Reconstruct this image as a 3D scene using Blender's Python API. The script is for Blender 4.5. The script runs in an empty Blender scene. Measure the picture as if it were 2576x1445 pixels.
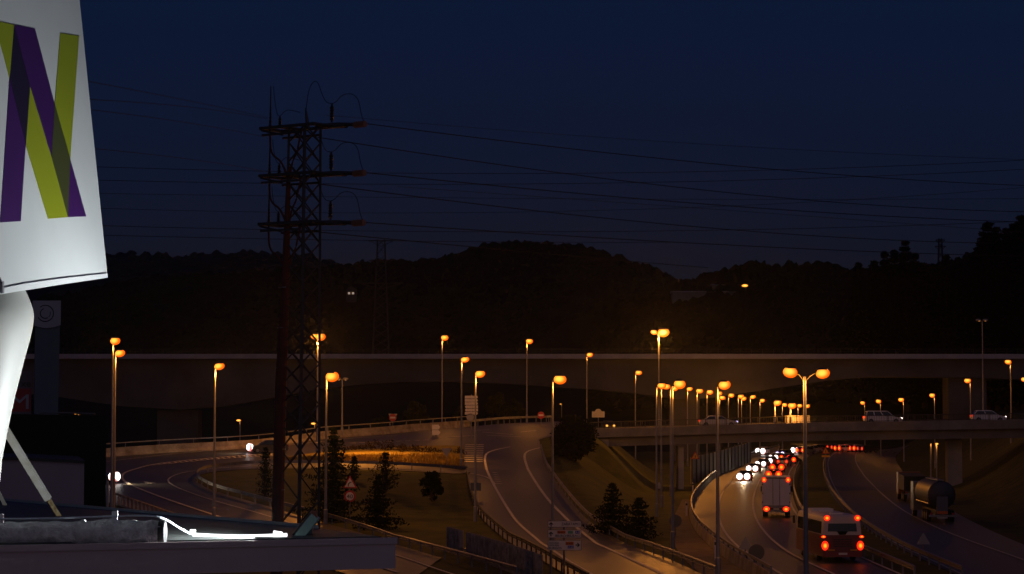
import bpy, bmesh, math, random
import numpy as np
from mathutils import Vector, Matrix
random.seed(7); R = math.radians
sc = bpy.context.scene; COL = sc.collection
# ---------------------------------------------------------------- camera
F = 5580.0; CX = 1288.0; CY = 722.5; PITCH = math.atan((1040-CY)/F); CZ = 10.0
cam = bpy.data.objects.new('camera', bpy.data.cameras.new('camera')); COL.objects.link(cam); sc.camera = cam
cam.location = (0, 0, CZ); cam.rotation_euler = (math.pi/2+PITCH, 0, 0)
cam.data.sensor_width = 36; cam.data.lens = 36*F/2576; cam.data.clip_end = 20000; cam.data.clip_start = 0.5
# ---------------------------------------------------------------- sky (dusk, the glow of the set sun behind the camera)
W = bpy.data.worlds.new('World'); sc.world = W; W.use_nodes = True
wn = W.node_tree.nodes; wl = W.node_tree.links; bg = wn['Background']
sk = wn.new('ShaderNodeTexSky'); sk.sky_type = 'NISHITA'; sk.sun_disc = False
sk.sun_elevation = R(0.0); sk.sun_rotation = R(180); sk.ozone_density = 6.0; sk.dust_density = 0.3
gam = wn.new('ShaderNodeGamma'); gam.inputs[1].default_value = 0.45
tint = wn.new('ShaderNodeMix'); tint.data_type = 'RGBA'; tint.blend_type = 'MULTIPLY'; tint.inputs[0].default_value = 1
tint.inputs[7].default_value = (0.33, 0.43, 0.82, 1)      # the camera's white balance
wl.new(sk.outputs[0], gam.inputs[0]); wl.new(gam.outputs[0], tint.inputs[6]); wl.new(tint.outputs[2], bg.inputs[0]); bg.inputs[1].default_value = 0.05
sl = bpy.data.lights.new('afterglow', 'SUN'); sl.energy = 0.085; sl.angle = R(70); sl.color = (1.0, 0.76, 0.84)      # the last pink light in the west, behind the camera
so = bpy.data.objects.new('afterglow', sl); COL.objects.link(so); so.rotation_euler = (R(74), 0, R(12))
vs = sc.view_settings; vs.view_transform = 'Standard'; vs.look = 'None'; vs.exposure = 0.0; vs.gamma = 1
sc.render.filter_size = 2.5
cy = sc.cycles; cy.use_denoising = True; cy.max_bounces = 6; cy.diffuse_bounces = 2; cy.glossy_bounces = 3
cy.transparent_max_bounces = 6; cy.sample_clamp_indirect = 2.0; cy.caustics_reflective = False; cy.caustics_refractive = False
cy.use_light_tree = True; cy.volume_bounces = 0
SODIUM = (1.0, 0.34, 0.045)
LAMP_W = 620.0
# ---------------------------------------------------------------- materials
MATS = {}
def mat(name, col, rough=0.7, var=0.0, scale=4.0, metal=0.0, bump=0.0, col2=None, spec=0.5, detail=4.0):
    if name in MATS: return MATS[name]
    m = bpy.data.materials.new(name); m.use_nodes = True; N = m.node_tree.nodes; L = m.node_tree.links
    b = N['Principled BSDF']; b.inputs['Roughness'].default_value = rough; b.inputs['Metallic'].default_value = metal
    b.inputs['Specular IOR Level'].default_value = spec
    c = (*col, 1); b.inputs['Base Color'].default_value = c
    if var or col2:
        tc = N.new('ShaderNodeTexCoord'); no = N.new('ShaderNodeTexNoise'); no.inputs['Scale'].default_value = scale
        no.inputs['Detail'].default_value = detail; no.inputs['Roughness'].default_value = 0.65
        L.new(tc.outputs['Object'], no.inputs['Vector'])
        mx = N.new('ShaderNodeMix'); mx.data_type = 'RGBA'
        rp = N.new('ShaderNodeMapRange'); rp.inputs[1].default_value = 0.33; rp.inputs[2].default_value = 0.67
        L.new(no.outputs['Fac'], rp.inputs[0]); L.new(rp.outputs[0], mx.inputs[0])
        if col2 is None:
            mx.inputs[6].default_value = tuple(x*(1-var) for x in col)+(1,); mx.inputs[7].default_value = tuple(min(1, x*(1+var)) for x in col)+(1,)
        else:
            mx.inputs[6].default_value = c; mx.inputs[7].default_value = (*col2, 1)
        L.new(mx.outputs[2], b.inputs['Base Color'])
        mr = N.new('ShaderNodeMapRange'); mr.inputs[3].default_value = rough*0.85; mr.inputs[4].default_value = min(1, rough*1.15)
        L.new(no.outputs['Fac'], mr.inputs[0]); L.new(mr.outputs[0], b.inputs['Roughness'])
        if bump:
            bp = N.new('ShaderNodeBump'); bp.inputs['Strength'].default_value = bump; bp.inputs['Distance'].default_value = 0.1
            L.new(no.outputs['Fac'], bp.inputs['Height']); L.new(bp.outputs[0], b.inputs['Normal'])
    MATS[name] = m; return m
def glow(name, center, edge, strength, r0=0.16, r1=0.47, core=(.5, .5, .5)):
    """lens that gives off light, its painted bright core and darker rim standing in for glare"""
    if name in MATS: return MATS[name]
    m = bpy.data.materials.new(name); m.use_nodes = True; N = m.node_tree.nodes; L = m.node_tree.links
    N.remove(N['Principled BSDF']); e = N.new('ShaderNodeEmission'); e.inputs[1].default_value = strength
    tc = N.new('ShaderNodeTexCoord'); su = N.new('ShaderNodeVectorMath'); su.operation = 'SUBTRACT'; su.inputs[1].default_value = core
    mu = N.new('ShaderNodeVectorMath'); mu.operation = 'MULTIPLY'; mu.inputs[1].default_value = (1, 0, 1)
    ln = N.new('ShaderNodeVectorMath'); ln.operation = 'LENGTH'
    L.new(tc.outputs['Generated'], su.inputs[0]); L.new(su.outputs[0], mu.inputs[0]); L.new(mu.outputs[0], ln.inputs[0])
    mr = N.new('ShaderNodeMapRange'); mr.inputs[1].default_value = r0; mr.inputs[2].default_value = r1; mr.interpolation_type = 'SMOOTHSTEP'
    mx = N.new('ShaderNodeMix'); mx.data_type = 'RGBA'; mx.inputs[6].default_value = (*center, 1); mx.inputs[7].default_value = (*edge, 1)
    L.new(ln.outputs['Value'], mr.inputs[0]); L.new(mr.outputs[0], mx.inputs[0]); L.new(mx.outputs[2], e.inputs[0])
    L.new(e.outputs[0], N['Material Output'].inputs[0]); MATS[name] = m; return m
M_ASPH = mat('asphalt', (0.050, 0.047, 0.046), 0.46, 0.42, 0.35, spec=0.45, detail=8)
M_LINE = mat('road_paint', (0.55, 0.52, 0.48), 0.6, 0.35, 3.0)
M_GRASS = mat('grass_ground', (0.030, 0.042, 0.014), 0.95, col2=(0.085, 0.082, 0.030), scale=0.45, bump=0.6, spec=0.1, detail=10)
M_SAND = mat('sandy_verge', (0.17, 0.13, 0.10), 0.95, 0.3, 0.9, spec=0.1)
M_CONC = mat('concrete', (0.32, 0.31, 0.30), 0.85, 0.18, 0.25, bump=0.1, detail=9)
M_CONCL = mat('sky_tinted_concrete', (0.28, 0.30, 0.37), 0.85, 0.12, 0.3)  # pale concrete, its blue tint stands in for reflected sky
M_CONCS = mat('stained_concrete', (0.36, 0.33, 0.29), 0.9, col2=(0.15, 0.12, 0.10), scale=0.9, bump=0.2, detail=8)
M_GALV = mat('galvanised_steel', (0.20, 0.20, 0.215), 0.42, 0.2, 2.0, metal=0.75)
M_POLE = mat('lamp_pole_steel', (0.24, 0.25, 0.28), 0.45, 0.15, 2.0, metal=0.35)
M_DARK = mat('dark_metal', (0.03, 0.03, 0.032), 0.6, 0.2, 3.0)
M_LAT = mat('lattice_steel', (0.055, 0.055, 0.06), 0.7, 0.3, 2.0, metal=0.2)
M_WIRE = mat('wire', (0.012, 0.012, 0.013), 0.8)
M_BROWN = mat('red_cable_duct', (0.12, 0.024, 0.013), 0.75, 0.3, 1.2)
M_PORC = mat('brown_porcelain', (0.03, 0.018, 0.015), 0.35)
M_GLASSI = mat('glass_insulator', (0.25, 0.15, 0.13), 0.2)
M_WHITE = mat('white_panel', (0.78, 0.79, 0.79), 0.5, 0.05, 1.5)
M_SIGNW = mat('road_sign_white', (0.62, 0.60, 0.62), 0.45, 0.08, 2.0)
M_SIGNR = mat('road_sign_red', (0.40, 0.022, 0.03), 0.5)
M_SIGNK = mat('road_sign_black', (0.012, 0.012, 0.012), 0.5)
M_SIGNB = mat('road_sign_blue', (0.03, 0.06, 0.42), 0.5)
M_SIGNO = mat('road_sign_orange', (0.55, 0.12, 0.015), 0.5)
M_SIGNG = mat('road_sign_green', (0.12, 0.30, 0.22), 0.5)
M_SIGNY = mat('road_sign_yellow', (0.60, 0.30, 0.02), 0.5)
M_BACK = mat('sign_back_grey', (0.30, 0.30, 0.32), 0.5, 0.1, 2.0, metal=0.3)
M_TYRE = mat('tyre_rubber', (0.015, 0.015, 0.015), 0.85)
M_GLASS = mat('dark_window_glass', (0.010, 0.011, 0.013), 0.08, spec=0.6)
M_BARK = mat('bark', (0.045, 0.032, 0.022), 0.95, 0.3, 5)
M_CONI = mat('conifer_needles', (0.007, 0.012, 0.006), 0.95, 0.5, 1.2, spec=0.1)
M_LEAF = mat('broad_leaves', (0.040, 0.045, 0.018), 0.85, 0.5, 0.8, spec=0.1)
M_HEDGE = mat('dry_hedge_leaves', (0.040, 0.026, 0.009), 0.9, 0.5, 0.7, spec=0.1)
M_WOOD = mat('woodland', (0.012, 0.015, 0.010), 0.95, 0.5, 0.05, spec=0.05)
G_SOD = glow('sodium_bowl', (1.0, 0.50, 0.055), (0.70, 0.085, 0.001), 1.75, 0.10, 0.55, (.40, .5, .62))
G_SODX = glow('sodium_bowl_bright', (1.0, 0.66, 0.16), (1.0, 0.20, 0.004), 2.2, 0.1, 0.47, (.44, .5, .56))
G_GLINT = glow('bowl_glint', (1.0, 0.5, 0.15), (0.8, 0.2, 0.02), 0.9)  # faint emission on unlit bowls, standing in for reflected light
G_HEAD = glow('headlight_lens', (1.0, 0.96, 0.90), (0.20, 0.055, 0.05), 6.0, .26, .52, (.52, .5, .54))  # pinkish rim paints the glare fringe into the lens
G_HEADB = glow('blue_white_headlight_lens', (0.93, 0.93, 1.0), (0.12, 0.06, 0.26), 4.0, .2, .52)
G_TAIL = glow('tail_light_lens', (1.0, 0.34, 0.015), (0.85, 0.018, 0.004), 1.9, 0.06, 0.34)
G_TAILD = glow('dim_tail_light_lens', (1.0, 0.10, 0.02), (0.6, 0.01, 0.006), 1.0)
G_AMB = glow('amber_lamp', (1.0, 0.6, 0.12), (1.0, 0.3, 0.02), 1.6)
# ---------------------------------------------------------------- geometry helpers
def ray(px, py):
    f = Vector((0, math.cos(PITCH), math.sin(PITCH))); u = Vector((0, -math.sin(PITCH), math.cos(PITCH)))
    d = f + Vector((1, 0, 0))*((px-CX)/F) + u*((CY-py)/F)
    return d/d.y
def at(px, py, Y): return Vector((0, 0, CZ)) + ray(px, py)*Y
def on_level(px, py, z):
    d = ray(px, py); return Vector((0, 0, CZ)) + d*((z-CZ)/d.z)
class MB:
    def __init__(s): s.v = []; s.f = []
    def add(s, vs, fs):
        o = len(s.v); s.v += [Vector(v) for v in vs]; s.f += [tuple(i+o for i in f) for f in fs]; return s
    def box(s, c, sz, M=None):
        x, y, z = (q/2 for q in sz); c = Vector(c)
        vs = [Vector((a*x, b*y, e*z)) for a in (-1, 1) for b in (-1, 1) for e in (-1, 1)]
        if M is not None: vs = [M @ v for v in vs]
        return s.add([v+c for v in vs], [(0, 1, 3, 2), (4, 6, 7, 5), (0, 4, 5, 1), (2, 3, 7, 6), (0, 2, 6, 4), (1, 5, 7, 3)])
    def tube(s, pts, rad, n=8, cap=True):
        pts = [Vector(p) for p in pts]; rad = rad if isinstance(rad, (list, tuple)) else [rad]*len(pts)
        vs = []; fs = []
        for i, p in enumerate(pts):
            t = (pts[min(i+1, len(pts)-1)]-pts[max(i-1, 0)]).normalized()
            a = Vector((0, 0, 1)) if abs(t.z) < 0.9 else Vector((1, 0, 0))
            u = t.cross(a).normalized(); w = t.cross(u)
            for k in range(n):
                q = 2*math.pi*k/n; vs.append(p+(u*math.cos(q)+w*math.sin(q))*rad[i])
        for i in range(len(pts)-1):
            for k in range(n):
                k2 = (k+1) % n; fs.append((i*n+k, i*n+k2, (i+1)*n+k2, (i+1)*n+k))
        if cap: fs += [tuple(range(n-1, -1, -1)), tuple(range((len(pts)-1)*n, len(pts)*n))]
        return s.add(vs, fs)
    def lathe(s, prof, c=(0, 0, 0), n=16):
        c = Vector(c); vs = []; fs = []
        for r, z in prof:
            for k in range(n):
                q = 2*math.pi*k/n; vs.append(c+Vector((r*math.cos(q), r*math.sin(q), z)))
        for i in range(len(prof)-1):
            for k in range(n):
                k2 = (k+1) % n; fs.append((i*n+k, i*n+k2, (i+1)*n+k2, (i+1)*n+k))
        fs += [tuple(range(n-1, -1, -1)), tuple(range((len(prof)-1)*n, len(prof)*n))]
        return s.add(vs, fs)
    def ball(s, c, r, n=12, m=7, zlo=-1.0, zhi=1.0):
        c = Vector(c); prof = []
        a0, a1 = math.asin(zlo), math.asin(zhi); vs = []; fs = []
        for i in range(m+1):
            a = a0+(a1-a0)*i/m
            for k in range(n):
                q = 2*math.pi*k/n
                vs.append(c+Vector((r[0]*max(math.cos(a), 0.02)*math.cos(q), r[1]*max(math.cos(a), 0.02)*math.sin(q), r[2]*math.sin(a))))
        for i in range(m):
            for k in range(n):
                k2 = (k+1) % n; fs.append((i*n+k, i*n+k2, (i+1)*n+k2, (i+1)*n+k))
        fs += [tuple(range(n-1, -1, -1)), tuple(range(m*n, (m+1)*n))]
        return s.add(vs, fs)
    def prism(s, poly, n):
        """polygon (list of 3D points) pushed along vector n"""
        k = len(poly); n = Vector(n); vs = [Vector(p) for p in poly]+[Vector(p)+n for p in poly]
        fs = [tuple(range(k-1, -1, -1)), tuple(range(k, 2*k))]+[(i, (i+1) % k, (i+1) % k+k, i+k) for i in range(k)]
        return s.add(vs, fs)
    def sweep(s, pts, prof, cap=True):
        pts = [Vector(p) for p in pts]; k = len(prof); vs = []; fs = []
        for i, p in enumerate(pts):
            t = (pts[min(i+1, len(pts)-1)]-pts[max(i-1, 0)]); t.z = 0; t.normalize(); nrm = Vector((t.y, -t.x, 0))
            for (a, z) in prof: vs.append(p+nrm*a+Vector((0, 0, z)))
        for i in range(len(pts)-1):
            for j in range(k):
                j2 = (j+1) % k; fs.append((i*k+j, i*k+j2, (i+1)*k+j2, (i+1)*k+j))
        if cap: fs += [tuple(range(k-1, -1, -1)), tuple(range((len(pts)-1)*k, len(pts)*k))]
        return s.add(vs, fs)
    def build(s, name, m, parent=None, smooth=False, world=True, fix=True, angle=40):
        me = bpy.data.meshes.new(name); vs = s.v
        if parent is not None and world:
            Mi = Matrix.LocRotScale(parent.location, parent.rotation_euler, None).inverted(); vs = [Mi @ v for v in vs]
        me.from_pydata([tuple(v) for v in vs], [], s.f)
        if fix:
            b = bmesh.new(); b.from_mesh(me); bmesh.ops.recalc_face_normals(b, faces=b.faces); b.to_mesh(me); b.free()
        me.materials.append(m)
        if smooth:
            me.polygons.foreach_set('use_smooth', [True]*len(me.polygons)); me.set_sharp_from_angle(angle=R(angle))
        o = bpy.data.objects.new(name, me); COL.objects.link(o)
        if parent is not None: o.parent = parent
        return o
def tag(o, label=None, cat=None, group=None, kind=None):
    if label: o['label'] = label
    if cat: o['category'] = cat
    if group: o['group'] = group
    if kind: o['kind'] = kind
    return o
def thing(name, label, cat, loc=(0, 0, 0), rz=0, group=None):
    o = bpy.data.objects.new(name, None); COL.objects.link(o); o.location = loc; o.rotation_euler = (0, 0, rz)
    o.empty_display_size = 0.3
    return tag(o, label, cat, group)
def copy_tree(o, parent=None):
    c = o.copy(); COL.objects.link(c)
    if parent is not None: c.parent = parent
    for ch in list(o.children): copy_tree(ch, c)
    return c
def text_mesh(txt, size, depth=0.004):
    cu = bpy.data.curves.new('letters', 'FONT'); cu.body = txt; cu.size = size; cu.extrude = depth; cu.resolution_u = 2
    o = bpy.data.objects.new('letters', cu); COL.objects.link(o)
    dg = bpy.context.evaluated_depsgraph_get(); me = bpy.data.meshes.new_from_object(o.evaluated_get(dg))
    bpy.data.objects.remove(o); return me
def letters(txt, size, loc, m, parent, align='L', width=None, bold=0.0):
    """lettering on a plate facing -Y (towards the camera); loc local to parent"""
    me = text_mesh(txt, size); xs = [v.co.x for v in me.vertices]; w = max(xs)-min(xs); k = (width/w) if width else 1
    for v in me.vertices: v.co.x = (v.co.x-min(xs))*k
    w *= k; off = {'L': 0, 'R': -w, 'C': -w/2}[align]
    for v in me.vertices: v.co = Vector((v.co.x+off, -v.co.z, v.co.y))
    me.materials.clear(); me.materials.append(m); o = bpy.data.objects.new('lettering', me); COL.objects.link(o)
    o.parent = parent; o.location = loc; return o
def smooth01(t): t = np.clip(t, 0, 1); return t*t*(3-2*t)
# ---------------------------------------------------------------- terrain
_zl = np.array([(0, -9.3), (125, -9.3), (161, -9.5), (181, -8.8), (235, -6.0), (250, -4.5), (265, -3.1), (280, -2.35), (310, -1.55), (345, -1.2), (1000, -1.0)])
def zleft(Y): return np.interp(Y, _zl[:, 0], _zl[:, 1])
_zm = np.array([(0, -9.5), (330, -9.5), (400, -8.7), (480, -7.6), (600, -7.0), (900, -6.5), (9000, -6.5)])
def zmot(Y): return np.interp(Y, _zm[:, 0], _zm[:, 1])
def flat_hit(px, py, zf):
    prev = None
    for Y in np.arange(60, 900, 0.5):
        z = (at(px, py, Y).z-CZ)
        if z <= zf(Y): return at(px, py, Y)
    return at(px, py, 900)
_guardR = [flat_hit(*p, zleft) for p in [(1356, 1115), (1372, 1160), (1400, 1210), (1440, 1260), (1500, 1310), (1600, 1380), (1720, 1440)]]
_gY = np.array([p.y for p in _guardR][::-1]); _gX = np.array([p.x for p in _guardR][::-1])
_vergeL = [flat_hit(*p, zmot) for p in [(1797, 1202), (1768, 1231), (1748, 1257), (1738, 1281), (1741, 1310), (1757, 1339), (1785, 1368), (1850, 1420)]]
_vY = np.array([p.y for p in _vergeL][::-1]); _vX = np.array([p.x for p in _vergeL][::-1])
_shR = [flat_hit(*p, zmot) for p in [(2255, 1150), (2290, 1208), (2340, 1245), (2400, 1290), (2470, 1325), (2560, 1365), (2700, 1420)]]
_sY = np.array([p.y for p in _shR][::-1]); _sX = np.array([p.x for p in _shR][::-1])
OUTER = [(150, 1160), (270, 1149), (438, 1138), (590, 1131), (688, 1123), (864, 1101), (1000, 1091), (1130, 1079), (1200, 1073), (1300, 1065), (1400, 1062), (1480, 1066)]
_ob = [flat_hit(*p, zleft) for p in OUTER]
_oX = np.array([p.x for p in _ob]); _oY = np.array([p.y for p in _ob])
SKY_A = np.array([(-400, 800), (0, 770), (150, 745), (300, 712), (470, 690), (700, 679), (780, 674), (870, 668), (960, 656), (1100, 643), (1170, 629), (1215, 616), (1310, 609), (1400, 616), (1480, 628), (1560, 650), (1640, 671), (1690, 694), (1740, 720), (1900, 760), (2576, 800), (3000, 800)], float)
SKY_B = np.array([(-400, 640), (0, 640), (270, 636), (400, 632), (640, 634), (700, 636), (860, 652), (1000, 690), (1600, 700), (1800, 698), (2576, 700), (3000, 700)], float)
SKY_C = np.array([(-400, 1000), (1250, 930), (1420, 800), (1560, 750), (1690, 720), (1735, 702), (1800, 684), (1890, 666), (2000, 664), (2100, 668), (2160, 672), (2300, 672), (2420, 655), (2465, 622), (2520, 600), (2576, 590), (3200, 520)], float)
SKY_A[:, 1] += 11; SKY_B[:, 1] += 9; SKY_C[:, 1] += 13      # room for the trees on the ridges
def _n2(X, Y, s, seed):
    a = np.sin(X/s*1.3+seed)*np.cos(Y/s*0.9-seed*1.7)+0.5*np.sin(X/s*2.9+Y/s*2.1+seed*3)+0.3*np.sin(X/s*6.1-Y/s*5.3+seed)
    return a
def G(X, Y):
    X = np.asarray(X, float); Y = np.asarray(Y, float)
    zl = zleft(Y); zm = zmot(Y)
    # behind the outer barrier of the roundabout the land drops away
    yb = np.interp(X, _oX, _oY)
    td = smooth01((Y-yb-2.5)/14.0); td = np.where(X < -52, np.maximum(td, 0)*1.0, td)
    zl = zl*(1-td)+(-9.0)*td
    xa = np.interp(Y, _gY, _gX)+1.5; xb = np.interp(Y, _vY, _vX)-5.0
    xa = np.where(Y > 262, 9.0, xa); xb = np.maximum(xb, xa+6)
    t = smooth01((X-xa)/(xb-xa)); z = zl*(1-t)+zm*t
    # right bank
    xs = np.interp(Y, _sY, _sX)
    rb = np.clip((X-xs-1.5), 0, 200); up = 9.0*smooth01(rb/20.0)
    fade = 1-smooth01((Y-420)/120)
    z = z+np.where(X > 10, up*fade, 0)
    # hills
    px = CX+X/np.maximum(Y, 1)*F
    def hill(sk_, y0, y1):
        h = (1040-np.interp(px, sk_[:, 0], sk_[:, 1]))/F*y1
        tt = np.clip((Y-y0)/(y1-y0), 0, 1)**1.15
        back = np.clip((Y-y1)/(y1*0.5), 0, 1)
        base = np.where(Y < y1, zm+(h-zm)*tt, h*(1-0.8*back))
        return base+_n2(X, Y, 55, y1)*np.minimum(tt, 1)*(y1/1000.0)*1.1*(Y < y1*1.02)
    far = Y > 430
    hz = np.maximum(np.maximum(hill(SKY_A, 520, 1150), hill(SKY_B, 1500, 3000)), hill(SKY_C, 470, 640))
    z = np.where(far, np.maximum(z, hz), z)
    return z+CZ
def g(x, y): return float(G(x, y))
def gp(px, py, lo=60.0):
    Y = lo; st = 1.0
    while Y < 1400:
        p = at(px, py, Y)
        if p.z <= g(p.x, p.y):
            a, b = Y-st, Y
            for _ in range(18):
                m = (a+b)/2; q = at(px, py, m)
                if q.z <= g(q.x, q.y): b = m
                else: a = m
            return at(px, py, b)
        Y += st
    return at(px, py, Y)
ys = list(np.arange(18, 440, 1.6)); y = 440.0
while y < 4600: ys.append(y); y *= 1.02 if y < 1300 else 1.05
us = np.linspace(-1, 1, 261); V = []; Fc = []
YY = np.array(ys); WW = np.where(YY < 330, 95, 95+(YY-330)*0.42)
XX = us[None, :]*WW[:, None]; Yg = np.repeat(YY[:, None], len(us), 1); ZZ = G(XX, Yg)
V = np.stack([XX, Yg, ZZ], -1).reshape(-1, 3); n = len(us)
Fc = [(i*n+j, i*n+j+1, (i+1)*n+j+1, (i+1)*n+j) for i in range(len(ys)-1) for j in range(n-1)]
me = bpy.data.meshes.new('ground'); me.from_pydata(V.tolist(), [], Fc); me.polygons.foreach_set('use_smooth', [True]*len(Fc))
me.materials.append(M_GRASS); ground = bpy.data.objects.new('ground', me); COL.objects.link(ground); tag(ground, kind='structure')
me.materials.append(M_WOOD)
mi = [1 if ys[k//(n-1)] > 450 else 0 for k in range(len(Fc))]; me.polygons.foreach_set('material_index', mi)
# ---------------------------------------------------------------- polylines on the ground
def chaikin(P, it=2):
    P = [Vector(p) for p in P]
    for _ in range(it):
        Q = [P[0]]
        for a, b in zip(P, P[1:]): Q += [a*0.75+b*0.25, a*0.25+b*0.75]
        P = Q+[P[-1]]
    return P
def resample(P, step):
    P = [Vector(p) for p in P]; L = [0]
    for a, b in zip(P, P[1:]): L.append(L[-1]+(b-a).length)
    n = max(2, int(round(L[-1]/step))+1); out = []; j = 0
    for i in range(n):
        s = L[-1]*i/(n-1)
        while j < len(L)-2 and L[j+1] < s: j += 1
        k = (s-L[j])/max(L[j+1]-L[j], 1e-6); out.append(P[j].lerp(P[j+1], k))
    return out
def drape(P, dz=0): return [Vector((p.x, p.y, g(p.x, p.y)+dz)) for p in P]
def gpath(pix, step=1.5, sm=2): return drape(resample(chaikin([gp(*p) for p in pix], sm), step))
def strip(mb, P, w, dz):
    P = drape(P); k = len(mb.v)
    for i, p in enumerate(P):
        t = (P[min(i+1, len(P)-1)]-P[max(i-1, 0)]); t.z = 0; t.normalize(); nn = Vector((t.y, -t.x, 0))
        for s_ in (-1, 1):
            q = p+nn*(s_*w/2); mb.v.append(Vector((q.x, q.y, g(q.x, q.y)+dz)))
    for i in range(len(P)-1): mb.f.append((k+2*i, k+2*i+1, k+2*i+3, k+2*i+2))
def road(name, left, right, dz, m=M_ASPH, cross=10, N=90):
    A = chaikin([gp(*p) for p in left], 2); B = chaikin([gp(*p) for p in right], 2)
    def rs(P):
        L = [0]
        for a, b in zip(P, P[1:]): L.append(L[-1]+(b-a).length)
        return P, L
    # the pixel lists are paired point by point, so the chaikin points pair up too
    mb = MB(); rows = []
    if len(A) == len(B): prs = list(zip(A, B))
    else: prs = list(zip(resample(A, 1e9) if 0 else [A[int(i*(len(A)-1)/N)] for i in range(N+1)], [B[int(i*(len(B)-1)/N)] for i in range(N+1)]))
    fine = []
    for (a0, b0), (a1, b1) in zip(prs, prs[1:]):
        k = max(1, int(max((a1-a0).length, (b1-b0).length)/2.0))
        for i in range(k): fine.append((a0.lerp(a1, i/k), b0.lerp(b1, i/k)))
    fine.append(prs[-1])
    for a, b in fine:
        for j in range(cross+1):
            q = a.lerp(b, j/cross); mb.v.append(Vector((q.x, q.y, g(q.x, q.y)+dz)))
    c = cross+1
    for i in range(len(fine)-1):
        for j in range(cross): mb.f.append((i*c+j, i*c+j+1, (i+1)*c+j+1, (i+1)*c+j))
    return tag(mb.build(name, m, smooth=True, angle=180), kind='structure')
road('loop_road',
     [(1470, 1068), (1400, 1063), (1330, 1064), (1250, 1069), (1180, 1075), (1130, 1080), (1060, 1086), (1000, 1092), (864, 1103), (688, 1124), (590, 1132), (438, 1140), (300, 1149), (150, 1166), (90, 1195), (110, 1225), (180, 1250), (281, 1268), (372, 1300), (560, 1352), (800, 1425), (900, 1455), (1000, 1490)],
     [(1440, 1090), (1400, 1095), (1356, 1110), (1310, 1120), (1250, 1135), (1215, 1165), (1176, 1196), (1080, 1189), (900, 1181), (688, 1180), (600, 1183), (530, 1189), (503, 1196), (493, 1202), (490, 1207), (494, 1213), (501, 1219), (520, 1230), (546, 1240), (679, 1277), (900, 1340), (996, 1372), (1110, 1406)], 0.07, cross=14)
road('ramp_road',
     [(1262, 1112), (1225, 1135), (1200, 1165), (1176, 1197), (1178, 1230), (1185, 1261), (1208, 1304), (1260, 1352), (1308, 1380), (1375, 1419), (1413, 1443), (1480, 1485)],
     [(1357, 1110), (1362, 1135), (1366, 1150), (1376, 1170), (1396, 1210), (1415, 1238), (1438, 1267), (1482, 1316), (1549, 1357), (1644, 1395), (1715, 1424), (1830, 1480)], 0.09, cross=10)
road('motorway',
     [(1990, 1118), (1940, 1134), (1886, 1152), (1828, 1181), (1797, 1202), (1768, 1231), (1748, 1257), (1738, 1281), (1741, 1310), (1757, 1339), (1785, 1368), (1850, 1420), (1990, 1500)],
     [(2105, 1118), (2075, 1132), (2030, 1150), (2005, 1175), (1994, 1200), (1992, 1231), (1996, 1257), (2006, 1285), (2022, 1312), (2055, 1345), (2110, 1375), (2200, 1418), (2400, 1500)], 0.07, cross=10)
road('motorway_far_carriageway',
     [(2150, 1120), (2100, 1135), (2078, 1155), (2074, 1175), (2077, 1197), (2090, 1230), (2106, 1258), (2140, 1297), (2190, 1338), (2260, 1380), (2330, 1415), (2500, 1490)],
     [(2290, 1120), (2262, 1135), (2250, 1152), (2262, 1175), (2285, 1205), (2322, 1235), (2350, 1257), (2405, 1293), (2470, 1327), (2560, 1367), (2680, 1415), (2900, 1500)], 0.07, cross=12)
mk = MB(); DZ = 0.13
def line(pix, w=0.15, dz=DZ, step=1.5): strip(mk, gpath(pix, step), w, dz)
line([(1284, 1127), (1248, 1134), (1224, 1142), (1218.6, 1156), (1224, 1184.6), (1238.7, 1218), (1274.5, 1280), (1308, 1325.6), (1346, 1356.6), (1375, 1378), (1422.6, 1411.5), (1475, 1442.6), (1530, 1475)], 0.24)
line([(1358, 1129.7), (1327, 1137), (1317.5, 1149), (1324.7, 1175), (1351, 1223), (1384, 1268), (1422.6, 1306.5), (1475, 1352), (1547, 1392.4), (1642, 1438), (1720, 1475)], 0.26)
line([(230, 1170), (270, 1164), (372, 1152), (459, 1143), (590, 1132.5), (688, 1127), (800, 1115), (1000, 1098)], 0.16)
line([(688, 1144), (590, 1150), (536, 1155), (438, 1164), (385, 1171.5), (351, 1179), (316, 1190), (304, 1202), (314, 1217), (372, 1242), (438, 1266), (531, 1297), (640, 1330), (760, 1370), (1000, 1445)], 0.26)
line([(688, 1149), (590, 1155), (536, 1159), (438, 1168), (385, 1174)], 0.16)
for i in range(22):
    x = 395+i*13.5; y = np.interp(x, [385, 438, 536, 590, 688], [1171.5, 1164, 1155, 1150, 1144]); y2 = np.interp(x+9, [385, 438, 536, 590, 688], [1174, 1168, 1159, 1155, 1149])
    strip(mk, drape(resample([gp(x, y), gp(x+9, y2)], 1)), 0.22, DZ)
line([(560, 1180), (509, 1184.6), (459, 1192), (429, 1203), (421, 1212), (429, 1221.6), (459, 1236), (529, 1261), (675, 1301), (760, 1328), (880, 1365), (996, 1400), (1115, 1442.6), (1200, 1470)], 0.16)
line([(560, 1180), (688, 1172), (760, 1168)], 0.14)
for i in range(9): strip(mk, drape(resample([gp(880+i*23, 1118-i*0.95), gp(895+i*23, 1117.3-i*0.95)], 1)), 0.2, DZ)
line([(880, 1134.5), (930, 1133)], 0.25); line([(940, 1132.5), (975, 1131.5)], 0.25)
for i in range(10): strip(mk, drape(resample([gp(1171-i*0.4, 1122+i*4.7), gp(1217-i*0.3, 1122+i*4.7)], 1)), 0.55, DZ)
for i in range(6): strip(mk, drape(resample([gp(1240+i*1.5, 1192+i*5.5), gp(1250+i*2.5, 1193+i*5.5)], .7)), 0.35, DZ)
line([(1185, 1194), (1230, 1204), (1246, 1222)], 0.18)
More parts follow.
